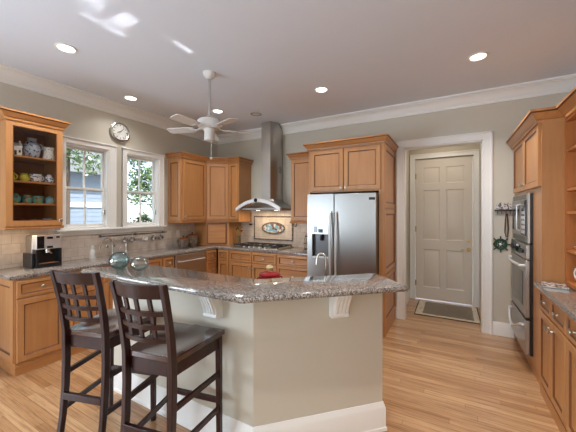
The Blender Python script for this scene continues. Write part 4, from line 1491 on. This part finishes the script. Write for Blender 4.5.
# ------------------------------------------------------------------ right base run
RX = .65
tag(MB().prism([(RX - .05, 1.2), (XR - .004, 1.2), (XR - .004, TY0 - .003), (RX - .05, TY0 - .003)], .872, CZ, 0, .008).build('countertop', M['granite']), 'granite countertop on the right-hand base cabinets', 'countertop')
ys = [TY0 - .002, 2.475, 1.83, 1.2]
rlab = ['maple base cabinet on the right wall next to the oven tower', 'maple base cabinet second from the oven tower on the right wall', 'maple base cabinet third from the oven tower, at the right photo edge']
for i in range(3):
    w = ys[i] - ys[i + 1]
    base_unit('base_cabinet', rlab[i], (RX, ys[i], 0), R(-90), w,
              [('drawer', .012, w / 2 - .004, .70, .855), ('drawer', w / 2 + .004, w - .012, .70, .855),
               ('door', .012, w / 2 - .004, .115, .685, (w / 2 - .04, .62)), ('door', w / 2 + .004, w - .012, .115, .685, (w / 2 + .04, .62))], depth=XR - RX - .006)

# hutch with open shelves standing on the counter
ht = thing('hutch', 'open maple hutch shelves standing on the right countertop', 'hutch', (.79, TY0 - .003, 0), R(-90))
HW, HD = 1.6, XR - .79 - .004
MB().box(0, .022, 0, HD, CZ + .001, 2.25).box(HW - .022, HW, 0, HD, CZ + .001, 2.25).box(.022, HW - .022, 0, HD, 2.20, 2.25).box(.022, HW - .022, 0, HD, CZ + .001, CZ + .03).box(HW / 2 - .011, HW / 2 + .011, 0, HD, CZ + .03, 2.2).build('carcass', M['orange'], ht)
MB().box(.022, HW - .022, HD - .012, HD, CZ + .03, 2.2).build('back_panel', M['maple_panel'], ht)
HS = (1.19, 1.49, 1.67, 1.98)
for z in HS:
    for xa, xb in ((.0225, HW / 2 - .0115), (HW / 2 + .0115, HW - .0225)):
        MB().box(xa, xb, .005, HD - .0125, z - .022, z).build('shelf', M['orange'], ht, .003)
cornice(ht, [(.054, 0), (HW, 0), (HW, HD)], 2.22, 1.3)

bd = pot('dish_stack', 'shallow blue and white dish on the hutch shelf just above the counter', 'dish', (.90, 2.99, HS[0]), [(.04, 0), (.075, .012), (.09, .028)], 'delft', group='pottery on the hutch')
hv = pot('white_pitcher', 'white pitcher on the right countertop inside the hutch', 'pitcher', (.86, 2.92, CZ + .03), [(.035, 0), (.05, .03), (.052, .08), (.034, .13), (.042, .16)], 'sprig', group='pottery on the hutch')
handle(hv, .048, .04, .13, 'white_glaze', 1, .006, R(150))
ho = pot('white_figurine', 'white rounded ornament on the upper middle hutch shelf', 'ornament', (.86, 2.90, HS[2]), [(.03, 0), (.04, .02), (.032, .06), (.018, .08), (.024, .1), (.012, .115)], 'white_glaze', group='pottery on the hutch', inner=False)
mg = thing('magazine', 'open white magazine lying on the right countertop by the oven tower', 'magazine', (.70, 3.0, CZ + .0005), R(-8))
MB().box(-.075, .07, -.1, .09, 0, .006).build('pages', M['paper'], mg)
MB().box(-.077, .072, -.102, .092, .0062, .008).build('cover', M['houses'], mg)

# ------------------------------------------------------------------ door mat
mt = thing('door_mat', 'brown woven mat with patterned border in front of the alcove door', 'rug', (-.05, 4.98, 0), 0)
MB().box(-.43, .40, -.37, .40, .0005, .008).build('binding', M['rug_edge'], mt, .002)
MB().box(-.415, .385, -.355, .385, .0081, .0105).build('border', M['rug_border'], mt)
MB().box(-.32, .32, -.29, .33, .0106, .0125).build('field', M['rug_field'], mt)

# ------------------------------------------------------------------ outside the windows
o = MB().box(-40, XL - .15, -25, 45, -.35, -.3)
struct('ground', o, M['bounce_ground'])


def tree(name, label, cat, loc, height, crown, n, leaf, mat, rng, trunk=True, low=.35):
    t = thing(name, label, cat, loc, 0, 'trees outside the windows')
    if trunk:
        MB().tube([(0, 0, 0), (.05, .03, height * .4), (0, .1, height * .8)], .1, 8, radii=[.13, .1, .05]).build('trunk', M['bark'], t)
    v, f = [], []
    blobs = [(rng.uniform(-.6, .6) * crown, rng.uniform(-.6, .6) * crown, height * rng.uniform(low, .95), crown * rng.uniform(.3, .55)) for _ in range(14)]
    for i in range(n):
        bx, by, bz, br = blobs[rng.randrange(len(blobs))]
        d = Vector((rng.gauss(0, 1), rng.gauss(0, 1), rng.gauss(0, 1))).normalized() * br * (rng.random() ** .4)
        p = Vector((bx, by, bz)) + d
        if p.z < .02: p.z = .02 + rng.random() * .2
        a = Vector((rng.gauss(0, 1), rng.gauss(0, 1), rng.gauss(0, .6))).normalized()
        bb_ = a.cross(Vector((rng.gauss(0, 1), rng.gauss(0, 1), rng.gauss(0, 1)))).normalized()
        s = leaf * rng.uniform(.6, 1.2)
        k = len(v)
        v += [tuple(p - a * s), tuple(p + bb_ * s * .45), tuple(p + a * s), tuple(p - bb_ * s * .45)]
        f.append((k, k + 1, k + 2, k + 3))
    MB().add(v, f).build('foliage', M[mat], t)
    return t


rng = random.Random(5)
tree('leafy_tree', 'leafy tree seen through the upper panes of the left window', 'tree', (-7.3, 3.1, -.3), 4.4, .85, 4200, .055, 'leaf', rng, True, .66)
tree('leafy_tree', 'broad leafy tree filling the right window', 'tree', (-7.3, 5.4, -.3), 4.3, .95, 7000, .055, 'leaf', rng, True, .3)
tree('leafy_tree', 'taller leafy tree behind the others in the right window', 'tree', (-9.6, 8.6, -.3), 5.2, 1.7, 4500, .10, 'leaf', rng, True, .3)
tree('shrub', 'dark green shrub at the bottom of the right window', 'shrub', (-5.6, 3.85, -.3), 1.75, .42, 2000, .045, 'leaf_dark', rng, False, .08)
nh = thing('neighbouring_house', 'pale blue-grey clapboard house seen through the left window', 'house', (-10.2, 3.2, -.3), 0)
b = MB()
b.box(-4, 0, -3.6, 2.6, 0, 3.0)
for i in range(20):
    b.loops([[(0, -3.6, i * .15), (0, 2.6, i * .15), (.014, 2.6, i * .15), (.014, -3.6, i * .15)], [(0, -3.6, i * .15 + .15), (0, 2.6, i * .15 + .15), (.004, 2.6, i * .15 + .15), (.004, -3.6, i * .15 + .15)]])
b.build('wall', M['siding'], nh)
MB().loops([[(-4.3, -3.9, 3.0), (.4, -3.9, 3.0), (.4, 2.9, 3.0), (-4.3, 2.9, 3.0)], [(-2.1, -3.9, 4.4), (-1.9, -3.9, 4.4), (-1.9, 2.9, 4.4), (-2.1, 2.9, 4.4)]]).build('roof', M['roofing'], nh)
MB().box(.004, .05, -.3, 2.58, 1.95, 2.1).build('trim_band', M['trim'], nh)
